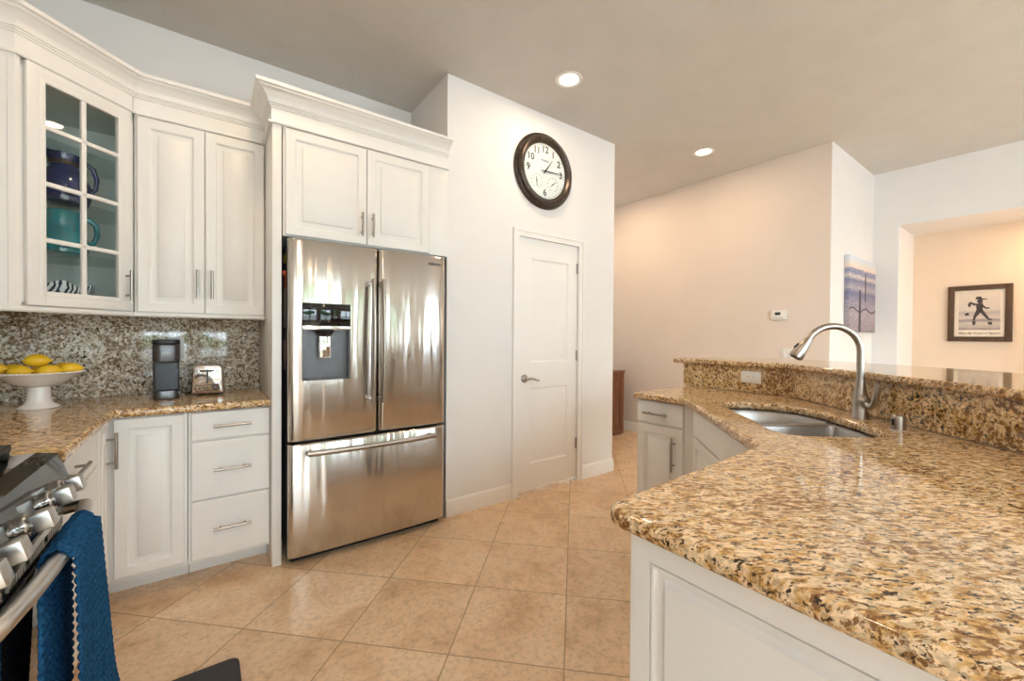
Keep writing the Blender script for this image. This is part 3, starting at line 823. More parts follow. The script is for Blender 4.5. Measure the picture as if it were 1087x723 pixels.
# ================================================================= REFRIGERATOR
FX0, FX1, FY = .352, 1.288, 2.497
fr = T('refrigerator', 'large stainless steel French-door refrigerator with an ice dispenser', 'refrigerator', (FX0, FY, 0))
fw_ = FX1-FX0
P('body', box(.008, fw_-.006, .085, .66, .035, 1.770, bev=.004), pbr('fridge_side_grey', (.10, .095, .09), .45, .3), fr, label='dark grey fridge cabinet')
bm = BM(); add_box(bm, .02, fw_-.02, .06, .60, .0, .036)
P('base_grille', bm, M['black'], fr)
def curved_front(x0, x1, z0, z1, bulge, r, cutout=None, depth=.08, n=14):
    """door slab with rounded vertical edges and a slight bow; optional rectangular recess (x0,x1,z0,z1)"""
    bm = BM()
    xs = set()
    for k in range(7):
        a = k/6*PI/2; xs.add(round(r - r*math.cos(a), 5)); xs.add(round((x1-x0) - (r - r*math.cos(a)), 5))
    for k in range(n+1): xs.add(round(r + (x1-x0-2*r)*k/n, 5))
    if cutout:
        xs = {x for x in xs if min(abs(x-(cutout[0]-x0)), abs(x-(cutout[1]-x0))) > .006}
        xs |= {round(cutout[0]-x0, 5), round(cutout[1]-x0, 5)}
    xs = sorted(xs)
    def fy(x):
        w = x1-x0; s = (x-w/2)/(w/2)
        y = -bulge*(1-s*s)
        e = min(x, w-x)
        if e < r: y += r - math.sqrt(max(0, r*r-(r-e)**2))
        return y
    zs = [z0, z0+.004, z0+.012] + ([cutout[2], cutout[3]] if cutout else []) + [z1-.012, z1-.004, z1]
    inz = {z0: .012, z0+.004: .004, z1-.004: .004, z1: .012}
    V = {}
    for i, x in enumerate(xs):
        for j, z in enumerate(zs): V[i, j] = bm.verts.new((x0+x, fy(x)+inz.get(z, 0.0), z))
    hole = []
    for i in range(len(xs)-1):
        for j in range(len(zs)-1):
            if cutout and xs[i] >= cutout[0]-x0-1e-4 and xs[i+1] <= cutout[1]-x0+1e-4 and abs(zs[j]-cutout[2]) < 1e-6: hole.append((i, j)); continue
            bm.faces.new((V[i, j], V[i+1, j], V[i+1, j+1], V[i, j+1]))
    nx_, nz_ = len(xs), len(zs)
    bk = {}
    for i in (0, nx_-1):
        for j in range(nz_): bk[i, j] = bm.verts.new((x0+xs[i], depth, zs[j]))
    for j in range(nz_-1):
        bm.faces.new((bk[0, j], V[0, j], V[0, j+1], bk[0, j+1])); bm.faces.new((V[nx_-1, j], bk[nx_-1, j], bk[nx_-1, j+1], V[nx_-1, j+1]))
    bm.faces.new([bk[0, 0]]+[bk[nx_-1, 0]]+[V[i, 0] for i in range(nx_-1, -1, -1)])
    bm.faces.new([bk[0, nz_-1]]+[V[i, nz_-1] for i in range(nx_)]+[bk[nx_-1, nz_-1]])
    bm.faces.new([bk[0, j] for j in range(nz_)]+[bk[nx_-1, j] for j in range(nz_-1, -1, -1)])
    if hole:
        ia, ib = min(h[0] for h in hole), max(h[0] for h in hole)+1; j = hole[0][1]
        dp = .055
        lo = [V[i, j] for i in range(ia, ib+1)]; hi = [V[i, j+1] for i in range(ia, ib+1)]
        lo2 = [bm.verts.new((v.co.x, dp, v.co.z)) for v in lo]; hi2 = [bm.verts.new((v.co.x, dp, v.co.z)) for v in hi]
        for q in range(len(lo)-1):
            bm.faces.new((lo[q], lo[q+1], lo2[q+1], lo2[q])); bm.faces.new((hi[q+1], hi[q], hi2[q], hi2[q+1])); bm.faces.new((lo2[q], lo2[q+1], hi2[q+1], hi2[q]))
        bm.faces.new((lo[0], lo2[0], hi2[0], hi[0])); bm.faces.new((lo[-1], hi[-1], hi2[-1], lo2[-1]))
    return bm
SPLIT = .676; MID = .838-FX0
cutx = (.418-FX0, .672-FX0, 1.007, 1.436)
dl_ = P('door', curved_front(0, MID-.003, SPLIT, 1.783, .007, .028, cutx), M['steel'], fr, ang=50)
dr_ = P('door', curved_front(MID+.003, fw_, SPLIT, 1.783, .007, .028), M['steel'], fr, ang=50)
fz = P('freezer_drawer', curved_front(0, fw_, .040, SPLIT-.014, .012, .028), M['steel'], fr, ang=50)
def bow_handle(p0, p1, outd, r, flat, n=14):
    p0, p1 = Vector(p0), Vector(p1); pts = []; 
    for k in range(n+1):
        t = k/n; q = p0.lerp(p1, t); q.y -= outd*(1-(2*t-1)**2)
        pts.append(q)
    bm = tube(pts, r, 16, flat=flat)
    for p in (p0, p1):
        d = (p1-p0).normalized()*(.02 if p is p0 else -.02)
        add_tube(bm, [p+d, p+d+Vector((0, .062, 0))], r*.8, 10)
    return bm
hz0, hz1 = .862, 1.590
P('handle', bow_handle((.787-FX0, -.062, hz0), (.787-FX0, -.062, hz1), .022, .015, (1.0, .8)), M['nickel'], dl_)
P('handle', bow_handle((.845-FX0, -.062, hz0), (.845-FX0, -.062, hz1), .022, .015, (1.0, .8)), M['nickel'], dr_)
P('handle', bow_handle((.438-FX0, -.062, .617), (1.190-FX0, -.062, .617), .022, .014, (.9, 1.1)), M['nickel'], fz)
# dispenser pieces in the left door
xa, xb = cutx[0]+.002, cutx[1]-.002
P('dispenser_display', box(xa, xb, -.009, .05, 1.312, 1.434, bev=.002), M['gloss_black'], dl_)
P('dispenser_trim', box(xa, xb, -.011, .05, 1.289, 1.311, bev=.002), M['chrome'], dl_)
bm = BM()
add_box(bm, xa, xb, .045, .053, 1.009, 1.288); add_box(bm, xa, xa+.006, -.006, .05, 1.009, 1.288); add_box(bm, xb-.006, xb, -.006, .05, 1.009, 1.288)
add_box(bm, xa, xb, -.008, .05, 1.009, 1.016, bev=.002)
P('dispenser_recess', bm, M['disp_grey'], dl_)
xm = (xa+xb)/2 - .008
P('dispenser_nozzle', lathe([(0, 0), (.034, 0), (.052, .030), (.052, .034), (0, .034)], 24), M['black'], dl_, (xm, .012, 1.254))
bm = BM(); add_box(bm, xm-.030, xm+.030, .006, .016, 1.130, 1.262, bev=.008, seg=3)
P('dispenser_paddle', bm, M['chrome'], dl_)
me = text_mesh('SAMSUNG', .020, .0004, bold=.0005)
link('brand_lettering', me, M['black'], dr_, (1.205-FX0, -.0085, 1.728), FRONT)
# magnets on the dark side
MAG = [('yellow', (.85, .55, .05), 1.665, .045, 'small yellow magnet near the top of the fridge side'), ('red', (.62, .12, .06), 1.52, .13, 'red figure-shaped magnet on the fridge side below the yellow one'),
       ('stone', (.50, .46, .40), 1.30, .22, 'long grey beige note magnet midway down the fridge side'), ('pink', (.60, .40, .38), 1.06, .17, 'pinkish patterned magnet lowest on the fridge side')]
for nm, col, z, h, lab in MAG:
    bm = BM()
    if nm == 'red':
        add_box(bm, -.008, 0, -.016, .016, 0, h*.55, bev=.003); add_lathe(bm, [(0, 0), (.014, .004), (.017, .015), (.012, .026), (0, .03)], 16, Matrix.Translation((-.007, 0, h*.55))); add_box(bm, -.008, 0, -.026, .026, h*.30, h*.42, bev=.003)
    else: add_box(bm, -.006, 0, -.048, .048, 0, h, bev=.002)
    o = P('fridge_magnet', bm, pbr('magnet_'+nm, col, .5, nscale=60, namt=.5), loc=(FX0+.0075, FY+.135, z))
    tag(o, lab, 'magnet', 'magnets on the fridge side')

# ================================================================= RANGE
RY0, RY1 = .995, 1.758
rg = T('range', 'stainless slide-in gas range with black cooktop and square knobs', 'range', (-.345, RY0, 0))
rw = RY1-RY0
P('body', box(-.59, -.003, .002, rw-.002, .02, .895), M['black'], rg)
bm = BM()
add_box(bm, -.59, -.045, .0, rw, .895, .917, bev=.003)
P('cooktop', bm, M['gloss_black'], rg)
bm = prism([(-.048, .897), (-.048, .918), (-.004, .909), (.009, .868), (-.003, .868)], 0, rw)
bmesh.ops.transform(bm, matrix=Matrix(((1, 0, 0, 0), (0, 0, 1, 0), (0, 1, 0, 0), (0, 0, 0, 1))), verts=bm.verts)
P('front_lip', bm, M['gloss_black'], rg)
bm = prism([(-.02, .868), (.009, .868), (.030, .792), (.024, .784), (-.02, .784)], 0, rw)
bmesh.ops.transform(bm, matrix=Matrix(((1, 0, 0, 0), (0, 0, 1, 0), (0, 1, 0, 0), (0, 0, 0, 1))), verts=bm.verts)
P('control_panel', bm, M['gloss_black'], rg)
kd = Vector((.96, 0, .27)).normalized()
for yk in (1.650, 1.545, 1.372, 1.200, 1.095):
    base = Vector((.018, yk-RY0, .832)); mt = Matrix.Translation(base) @ rot_to(kd)
    bm = BM()
    add_lathe(bm, [(0, -.004), (.026, -.004), (.027, 0), (.026, .010), (.021, .013), (.021, .020), (0, .020)], 24, mt)
    kn = P('knob', bm, M['chrome'], rg)
    bm = BM(); t_ = BM(); add_box(t_, -.021, .021, -.021, .021, .018, .050, bev=.004)
    join(bm, t_, mt)
    P('knob_grip', bm, M['range_steel'], kn)
bm = BM(); add_box(bm, -.02, .004, .0, rw, .700, .786)
P('vent_panel', bm, M['black'], rg)
for gi in range(5):
    bm = BM()
    for s_ in range(7):
        y = .06 + gi*.135 + s_*.016
        t_ = BM(); add_box(t_, .004, .010, -.0035, .0035, .712, .776, bev=.001)
        join(bm, t_, Matrix.Translation((0, y, 0)))
    P('vent_louver', bm, M['range_steel'], rg)
P('oven_door', box(-.02, .018, .004, rw-.004, .215, .698, bev=.006), M['gloss_black'], rg)
P('drawer', box(-.02, .018, .004, rw-.004, .045, .208, bev=.006), M['range_steel'], rg)
# bowed handle with curved ends
hp = []
ya, yb = .045, rw-.055
hz = .762
for k in range(17):
    t_ = k/16
    hp.append((.060 + .022*(1-(2*t_-1)**2), ya + (yb-ya)*t_, hz))
hp = [(.012, ya-.026, hz-.012), (.030, ya-.022, hz-.008), (.050, ya-.010, hz-.003)] + hp + [(.050, yb+.010, hz-.003), (.030, yb+.022, hz-.008), (.012, yb+.026, hz-.012)]
P('handle', tube(hp, .0165, 18), M['range_steel'], rg)
P('handle_mount', box(-.01, .016, ya-.05, yb+.05, .742, .762, bev=.002), M['range_steel'], rg)
# grates
for gi in range(3):
    y0 = .03 + gi*(rw-.06)/3; y1 = y0 + (rw-.06)/3 - .008
    bm = BM(); zt = .955; b_ = .0055
    for y in (y0+b_, y1-b_): add_box(bm, -.545, -.085, y-b_, y+b_, zt-.018, zt, bev=.002)
    for x in (-.540, -.42, -.31, -.20, -.090): add_box(bm, x-b_, x+b_, y0, y1, zt-.016, zt, bev=.002)
    add_box(bm, -.545, -.085, (y0+y1)/2-b_, (y0+y1)/2+b_, zt-.014, zt, bev=.002)
    for x in (-.535, -.095):
        for y in (y0+.008, y1-.008): add_box(bm, x-.008, x+.008, y-.007, y+.007, .917, zt-.01, bev=.002)
    P('grate', bm, M['iron'], rg)
for x, y in ((-.20, .15), (-.43, .15), (-.31, .38), (-.20, .61), (-.43, .61)):
    P('burner_cap', lathe([(0, .026), (.036, .026), (.040, .020), (.034, .012), (.045, .006), (.045, 0), (0, 0)], 24), M['iron'], rg, (x, y, .917))

# ================================================================= TOWEL (hangs from the range handle)
def towel():
    m, nt, b = new_mat('blue_waffle_cloth')
    v = coords(nt)
    L(nt, ramp(nt, noise(nt, v, 130, 4), [(0.35, (0.008, 0.050, 0.125)), (0.65, (0.020, 0.100, 0.225))]), b.inputs['Base Color'])
    b.inputs['Roughness'].default_value = 0.95
    b.inputs['Specular IOR Level'].default_value = 0.1
    bump(nt, b, noise(nt, v, 700, 2), 0.5, 0.002)
    barx, barz, rr = -.345+.077, hz, .0225
    y0, y1 = 1.315, 1.565
    ln = []   # centre line: (x, z, flare)
    zb = .10
    for k in range(61): ln.append((barx+rr+.004 + .010*math.sin(k/60*2.2), zb + (barz-zb)*k/60))
    for k in range(1, 12): a = PI*k/12; ln.append((barx+rr*math.cos(a)*(1.0), barz + rr*math.sin(a)*1.1))
    for k in range(61): ln.append((barx-rr-.002+.004*math.sin(k/60*3), barz - (barz-zb-.03)*k/60))
    # resample evenly
    acc = [0.0]
    for a, c in zip(ln[:-1], ln[1:]): acc.append(acc[-1]+math.hypot(c[0]-a[0], c[1]-a[1]))
    tot = acc[-1]; NV = 420; NU = 100
    bm = BM(); rows = []
    j = 0
    for i in range(NV+1):
        s = tot*i/NV
        while j < len(acc)-2 and acc[j+1] < s: j += 1
        t_ = (s-acc[j])/max(1e-9, acc[j+1]-acc[j])
        x = ln[j][0]+(ln[j+1][0]-ln[j][0])*t_; z = ln[j][1]+(ln[j+1][1]-ln[j][1])*t_
        tx, tz = ln[j+1][0]-ln[j][0], ln[j+1][1]-ln[j][1]; l_ = math.hypot(tx, tz)
        nx_, nz_ = tz/l_, -tx/l_           # outward
        front = s < tot*.48
        drop = max(0, (barz-z)/(barz-zb)) if s < tot*.5 or s > tot*.5 else 0
        row = []
        for u_ in range(NU+1):
            q = u_/NU
            wav = .006*math.sin(q*9+1.0)*drop + .008*math.sin(q*5.0+drop*3)*drop
            w = waff = .0085*(abs(math.sin(q*PI*12))**.55 * abs(math.sin(s*PI/.0220))**.55) 
            yy = y0 + (y1-y0)*q
            ox = 0.0
            if front:
                yy += (q**2)*(.055*drop + .050*math.exp(-((z-.20)/.09)**2))
                ox = .035*q*q*drop
            else:
                yy += .01*q*drop; ox = -.004*drop; wav *= .3
            row.append(bm.verts.new((x + nx_*(wav-w) + ox, yy, z + nz_*(-w))))
        rows.append(row)
    for a, c in zip(rows[:-1], rows[1:]):
        for q in range(NU): bm.faces.new((a[q], a[q+1], c[q+1], c[q]))
    o = P('hand_towel', bm, m, ang=180)
    sm_ = o.modifiers.new('thick', 'SOLIDIFY'); sm_.thickness = .004; sm_.offset = -1
    # make thickness real
    dg = bpy.context.evaluated_depsgraph_get()
    me = bpy.data.meshes.new_from_object(o.evaluated_get(dg)); old = o.data
    o.modifiers.clear(); o.data = me; bpy.data.meshes.remove(old)
    tag(o, 'blue waffle-weave hand towel hanging from the range handle', 'towel')
towel()
# floor mat
bm = prism(round_poly([(-.335, .55), (.106, .55), (.100, 1.905), (-.335, 1.905)], .035), .0005, .018, bev=.004)
mm, nt, b = new_mat('black_mat')
v = coords(nt, (1, 1, 1))
w1 = N(nt, 'ShaderNodeTexWave', wave_type='BANDS', bands_direction='X'); w1.inputs['Scale'].default_value = 60; L(nt, v, w1.inputs['Vector'])
L(nt, ramp(nt, noise(nt, v, 200, 3), [(.3, (.018, .018, .020)), (.7, (.035, .035, .038))]), b.inputs['Base Color']); b.inputs['Roughness'].default_value = .6
bump(nt, b, w1.outputs['Fac'], .3, .002)
tag(P('floor_mat', bm, mm), 'black cushioned floor mat lying in front of the range', 'mat')

# ================================================================= COUNTER THINGS
# fruit stand
bx, by = -.630, 2.862
fs = T('fruit_stand', 'white ceramic pedestal fruit bowl full of lemons at the left of the counter', 'bowl', (bx, by, CT))
P('pedestal', lathe([(0, .004), (.02, .004), (.055, .003), (.068, 0), (.071, .004), (.066, .009), (.048, .022), (.040, .042), (.038, .085), (.036, .100), (0, .100)], 40), M['ceramic'], fs)
P('dish', lathe([(0, .098), (.045, .100), (.090, .118), (.120, .146), (.140, .158), (.150, .164), (.151, .168), (.147, .170), (.118, .156), (.086, .128), (.045, .110), (0, .107)], 48), M['ceramic'], fs)
bm = BM()
for k in range(70):
    a = 2*PI*k/70; t_ = bmesh.new(); bmesh.ops.create_icosphere(t_, subdivisions=1, radius=.0042)
    join(bm, t_, Matrix.Translation((.150*math.cos(a), .150*math.sin(a), .167)))
P('beaded_rim', bm, M['ceramic'], fs)
lm, nt, b = new_mat('lemon_peel')
v = coords(nt)
L(nt, ramp(nt, noise(nt, v, 14, 3), [(.3, (.80, .47, .012)), (.7, (.92, .62, .03))]), b.inputs['Base Color']); b.inputs['Roughness'].default_value = .35
b.inputs['Subsurface Weight'].default_value = .1; b.inputs['Subsurface Radius'].default_value = (.01, .006, .001)
bump(nt, b, noise(nt, v, 260, 2), .25, .001)
lem_me = None
def lemon(x, y, z, rot, lab, s=1.0):
    global lem_me
    if lem_me is None:
        bm = lathe([(0, -.043), (.004, -.042), (.007, -.038), (.014, -.034), (.022, -.025), (.0275, -.010), (.028, .004), (.025, .018), (.018, .029), (.010, .036), (.006, .040), (.004, .046), (0, .047)], 28)
        o = P('lemon', bm, lm, ang=70); lem_me = o.data
    else:
        o = bpy.data.objects.new('lemon', lem_me); C.objects.link(o)
    o.location = (x, y, z); o.rotation_euler = rot; o.scale = (s, s, s)
    return tag(o, lab, 'lemon', 'lemons in the fruit bowl')
H90 = R(90)
zl = CT+.164
def bl(dx, dy):      # along the view's right, and away from the viewer
    return bx + dx*.80 + dy*.60*0 + dy*.0, by - dx*.0 + dy
LEM = [(-.045, -.058, .012, (H90, 0, R(82)), 'lemon at the front of the white bowl, left of the front centre one', 1.0),
       (.047, -.064, .012, (H90, 0, R(96)), 'large lemon at the front centre of the white bowl', 1.0),
       (-.126, -.022, .026, (H90, 0, R(70)), 'lemon at the far left of the white bowl, cut by the photo edge', .95),
       (-.080, .022, .014, (H90, 0, R(84)), 'lemon at the back left of the white bowl, lower left of the top one', 1.0),
       (.012, .002, .008, (H90, 0, R(90)), 'lemon in the middle of the white bowl, mostly hidden under the top one', .95),
       (.108, -.018, .018, (H90, 0, R(100)), 'lemon at the right front of the white bowl', .95),
       (.075, .050, .016, (H90, 0, R(85)), 'lemon at the right back of the white bowl', 1.0),
       (0.000, -.024, .058, (H90, R(4), R(92)), 'lemon on top of the heap in the white bowl', 1.08)]
for dx, dy, dz, rt, lab, s in LEM: lemon(bx+dx, by+dy, zl+dz, rt, lab, s)

# coffee maker
cm = T('coffee_maker', 'slim dark grey single-serve coffee maker beside the toaster', 'coffee maker', (-.173, 2.875, CT), R(3))
def rr_(w, y0, y1, r, n=5): return round_poly([(-w, y0), (w, y0), (w, y1), (-w, y1)], r, n)
P('base', prism(round_poly([(-.057, -.005), (-.035, -.030), (.035, -.030), (.057, -.005), (.057, .235), (-.057, .235)], [.03, .03, .03, .03, .02, .02]), 0, .048, bev=.004), M['slate_metal'], cm)
P('column', prism(rr_(.055, .045, .235, .015), .046, .205), M['slate'], cm)
P('water_tank', prism(rr_(.055, .0, .046, .015), .052, .196), M['slate'], cm)
P('brew_head', prism(round_poly([(-.058, -.005), (-.035, -.030), (.035, -.030), (.058, -.005), (.058, .235), (-.058, .235)], [.03, .03, .03, .03, .02, .02]), .200, .292, bev=.003), M['slate_metal'], cm)
P('lid', prism(round_poly([(-.059, -.006), (-.036, -.032), (.036, -.032), (.059, -.006), (.059, .237), (-.059, .237)], [.03, .03, .03, .03, .02, .02]), .293, .318, bev=.005), M['black'], cm)
me = text_mesh('KEURIG', .0115, .0004); link('lettering', me, pbr('pale_letter', (.75, .75, .75), .4), cm, (0, -.0308, .248), FRONT)
P('lid_handle', box(-.030, .030, -.040, -.028, .298, .306, bev=.003), M['black'], cm)
# toaster
to = T('toaster', 'small chrome toaster right of the coffee maker', 'toaster', (.004, 2.935, CT), R(-4))
bm = BM()
prof = round_poly([(-.075, .010), (.075, .010), (.066, .172), (-.066, .172)], [.012, .012, .03, .03], 5)
prism_ = prism(prof, 0, .21, bev=.004)
bmesh.ops.transform(prism_, matrix=Matrix(((1, 0, 0, 0), (0, 0, 1, 0), (0, 1, 0, 0), (0, 0, 0, 1))), verts=prism_.verts)
P('shell', prism_, pbr('toaster_shell', (.55, .42, .36), .25, 1.0, nscale=10, namt=.05), to)
fp_ = round_poly([(-.066, .020), (.066, .020), (.058, .158), (-.058, .158)], [.01, .01, .018, .018], 5)
pm = prism(fp_, -.004, .002, bev=.001)
bmesh.ops.transform(pm, matrix=Matrix(((1, 0, 0, 0), (0, 0, 1, 0), (0, 1, 0, 0), (0, 0, 0, 1))), verts=pm.verts)
P('face_plate', pm, M['chrome'], to)
bm = BM(); add_box(bm, -.004, .004, -.0055, -.003, .068, .150)
P('lever_slot', bm, M['black'], to)
P('lever', box(-.034, .034, -.022, -.004, .136, .146, bev=.003), M['bronze'], to)
bm = BM()
pp = [(-.058, -.006, .042), (-.050, -.006, .058), (.048, -.006, .060), (.058, -.006, .045), (.050, -.006, .030), (-.050, -.006, .026), (-.058, -.006, .042)]
add_tube(bm, pp, .0015, 6)
P('control_outline', bm, M['bronze'], to)
for x in (-.036, -.018, 0.0): P('button', lathe([(0, .006), (.0055, .006), (.0065, 0), (0, 0)], 16, rot_to((0, -1, 0))), M['bronze'], to, (x, -.003, .043))
P('dial', lathe([(0, .010), (.012, .010), (.0155, .004), (.0165, 0), (0, 0)], 24, rot_to((0, -1, 0))), M['bronze'], to, (.035, -.003, .045))
P('bread_slot', box(-.012, .012, .03, .18, .168, .1725), M['black'], to)
for x in (-.06, .06):
    for y in (.02, .19): P('foot', box(x-.008, x+.008, y-.008, y+.008, 0, .011), M['black'], to)
P('power_cord', tube([(-.06, .212, .06), (-.075, .225, .03), (-.09, .20, .006), (-.10, .16, .004), (-.108, .10, .004)], .003, 8), M['black'], to)
# wall outlet behind the coffee maker
def plate(name, label, loc, rotz, w, h, kind, cat):
    t = T(name, label, cat, loc, rotz)
    P('cover_plate', box(-w/2, w/2, -.006, 0, -h/2, h/2, bev=.002), M['white_plastic'], t)
    if kind == 'outlet_h':
        P('receptacle', box(-.034, .034, -.0075, -.004, -.016, .016, bev=.002), M['white_plastic'], t)
        for s in (-.018, .018):
            bm = BM(); add_box(bm, s-.006, s-.0015, -.0082, -.006, .004, .006); add_box(bm, s-.006, s-.0015, -.0082, -.006, -.005, -.003); add_lathe(bm, [(0, 0), (.0022, 0), (.0022, .001), (0, .001)], 10, Matrix.Translation((s+.006, -.0072, 0)) @ rot_to((0, -1, 0)))
            P('slots', bm, M['black'], t)
    if kind == 'outlet_v':
        P('receptacle', box(-.016, .016, -.0075, -.004, -.034, .034, bev=.002), M['white_plastic'], t)
    if kind == 'switch':
        for s in (-.023, .023): P('rocker', box(s-.016, s+.016, -.010, -.004, -.033, .033, bev=.002), M['white_plastic'], t)
    return t
plate('wall_outlet', 'white outlet cover plate on the grey backsplash behind the coffee maker', (-.146, 3.172, 1.178), 0, .075, .125, 'outlet_v', 'outlet')
plate('wall_outlet', 'white horizontal double outlet on the gold granite bar upstand', (2.805, 1.223, 1.008), R(-90), .120, .074, 'outlet_h', 'outlet')
plate('light_switch', 'white double rocker light switch low on the peach wall behind the bar', (XH, 1.676, 1.098), R(-90), .118, .115, 'switch', 'switch')
th = T('thermostat', 'small white thermostat with a dark display on the peach wall', 'thermostat', (XH, 1.747, 1.488), R(-90))
P('housing', box(-.070, .070, -.028, 0, -.048, .048, bev=.006), M['white_plastic'], th)
P('display', box(-.030, .020, -.0295, -.027, .0, .028, bev=.001), M['slate'], th)
P('button_row', box(-.045, .045, -.0292, -.027, -.030, -.020, bev=.001), pbr('button_grey', (.55, .55, .53), .5), th)

# ================================================================= GLASS CABINET CONTENTS
def pitcher(name, prof, hpts, hr, mat, loc, rz, label, spout=True):
    bm = lathe(prof, 36)
    if spout:
        top = max(v.co.z for v in bm.verts)
        for v in bm.verts:
            if v.co.z > top*.8 and v.co.x < -.01:
                k = (v.co.z/top-.8)/.2; e_ = max(0, 1-abs(v.co.y)/.03)
                v.co.x -= .022*k*e_; v.co.z += .010*k*e_
    t = T(name, label, 'pitcher', loc, rz)
    P('jug', bm, mat, t)
    P('handle', tube(hpts, hr, 12), M['bronze'] if name == 'x' else mat, t)
    return t
blue = pbr('blue_glaze', (.016, .030, .12), .12, nscale=20, namt=.3, coat=.5)
teal = pbr('teal_glaze', (.01, .22, .27), .10, nscale=14, namt=.25, coat=.5)
pj = pitcher('pitcher', [(0, .0), (.060, 0), (.076, .010), (.086, .045), (.084, .085), (.066, .125), (.046, .150), (.042, .165), (.046, .190), (.050, .205), (.044, .205), (.040, .190), (.036, .165), (0, .16)],
        [(.040, 0, .185), (.065, 0, .192), (.092, 0, .175), (.104, 0, .135), (.100, 0, .095), (.080, 0, .070)], [.009, .010, .010, .009, .008, .008], blue, (-.550, 2.885, 1.8685), R(25), 'dark blue glazed pitcher on the upper shelf of the glass cabinet')
pj.scale = (1.12, 1.12, 1.2)
P('neck_band', lathe([(.0445, .160), (.049, .160), (.049, .176), (.0445, .176)], 32, closed=False), M['bronze'], pj)
pt = pitcher('pitcher', [(0, 0), (.062, 0), (.078, .012), (.084, .045), (.076, .080), (.062, .110), (.060, .135), (.068, .160), (.078, .178), (.072, .178), (.060, .150), (.052, .120), (0, .05)],
        [(.060, 0, .155), (.085, 0, .165), (.108, 0, .145), (.112, 0, .105), (.100, 0, .070), (.076, 0, .055)], [.010, .011, .011, .010, .009, .009], teal, (-.555, 2.880, 1.6285), R(25), 'turquoise glazed pitcher on the lower glass shelf of the cabinet')
pt.scale = (1.1, 1.1, 1.17)
# blue patterned serving dish with wavy edge, on the cabinet floor
bd = BM()
n_ = 60
pr_ = [(0, .012), (.05, .012), (.095, .030), (.125, .060), (.132, .078), (.128, .080), (.118, .062), (.088, .036), (.05, .020), (0, .018)]
rings = []
for r_, z_ in pr_:
    if r_ == 0: rings.append([bd.verts.new((0, 0, z_))])
    else: rings.append([bd.verts.new((r_*math.cos(2*PI*k/n_)*(1+.05*math.sin(10*PI*k/n_)*r_/.13)*1.15, r_*math.sin(2*PI*k/n_)*.75, z_+.010*math.sin(12*PI*k/n_)*(r_/.13)**2)) for k in range(n_)])
for a, b in zip(rings[:-1], rings[1:]):
    for k in range(n_):
        k2 = (k+1) % n_
        if len(a) == 1: bd.faces.new((a[0], b[k], b[k2]))
        elif len(b) == 1: bd.faces.new((a[k], a[k2], b[0]))
        else: bd.faces.new((a[k], a[k2], b[k2], b[k]))
for v_ in bd.verts: v_.co.z = (v_.co.z-.012)*1.45
dm, nt, b = new_mat('blue_swirl_china')
v = coords(nt)
wv = N(nt, 'ShaderNodeTexWave'); wv.inputs['Scale'].default_value = 14; wv.inputs['Distortion'].default_value = 9; wv.inputs['Detail'].default_value = 2; L(nt, v, wv.inputs['Vector'])
L(nt, ramp(nt, wv.outputs['Fac'], [(.25, (.025, .04, .075)), (.45, (.30, .35, .42)), (.6, (.75, .76, .76))]), b.inputs['Base Color']); b.inputs['Roughness'].default_value = .15
tag(P('serving_dish', bd, dm, loc=(-.575, 2.870, 1.3925), rot=(0, 0, R(45)), ang=60), 'wavy blue and white patterned dish on the floor of the glass cabinet', 'dish')

# ================================================================= CLOCK
ck = T('wall_clock', 'round dark bronze wall clock above the pantry door', 'clock', (2.200, YP, 2.592))
RC = .300
P('case', lathe([(RC-.06, 0), (RC, 0), (RC+.004, .010), (RC-.002, .024), (RC-.012, .030), (RC-.020, .028), (RC-.022, .040), (RC-.030, .052), (RC-.042, .056), (RC-.054, .051), (RC-.062, .040), (RC-.068, .034), (RC-.076, .034), (RC-.080, .026), (RC-.080, .018), (0, .018), (0, .004)], 72, rot_to((0, -1, 0)), closed=True), M['bronze'], ck)
dial = pbr('clock_dial', (.84, .85, .86), .4, nscale=4, namt=.02)
P('dial', lathe([(0, .0195), (RC-.080, .0195), (RC-.080, .018), (0, .018)], 64, rot_to((0, -1, 0))), dial, ck)
yf_ = -.0205
for s, h in (('12', 0), ('1', 1), ('2', 2), ('3', 3), ('6', 6), ('9', 9), ('10', 10), ('11', 11)):
    a = R(90-30*h); rad = .172
    link('numeral', text_mesh(s, .074, .0004, bold=.0012), M['black'], ck, (rad*math.cos(a), yf_, rad*math.sin(a)), FRONT)
link('lettering', text_mesh('AcuRite', .026, .0004), M['black'], ck, (0, yf_, .085), FRONT)
bm = BM()
for k in range(60):
    a = R(6*k); w_ = .0022 if k % 5 == 0 else .0010
    t_ = BM(); add_box(t_, -w_, w_, -.0008, .0008, .204, .213)
    join(bm, t_, Matrix.Translation((0, yf_, 0)) @ Matrix.Rotation(a, 4, 'Y'))
P('minute_marks', bm, M['black'], ck)
for cx_, an in ((-.085, 175), (.085, 50)):
    bm = BM()
    for k in range(11):
        a = R(-150+30*k); t_ = BM(); add_box(t_, -.0022, .0022, -.0008, .0008, .050, .058)
        join(bm, t_, Matrix.Rotation(a, 4, 'Y'))
    t_ = BM(); add_box(t_, -.0022, .0022, -.0012, .0006, -.030, .046); join(bm, t_, Matrix.Rotation(R(an), 4, 'Y'))
    add_lathe(bm, [(0, 0), (.006, 0), (.006, .003), (0, .003)], 12, rot_to((0, -1, 0)))
    P('gauge', bm, M['black'], ck, (cx_, yf_, -.090))
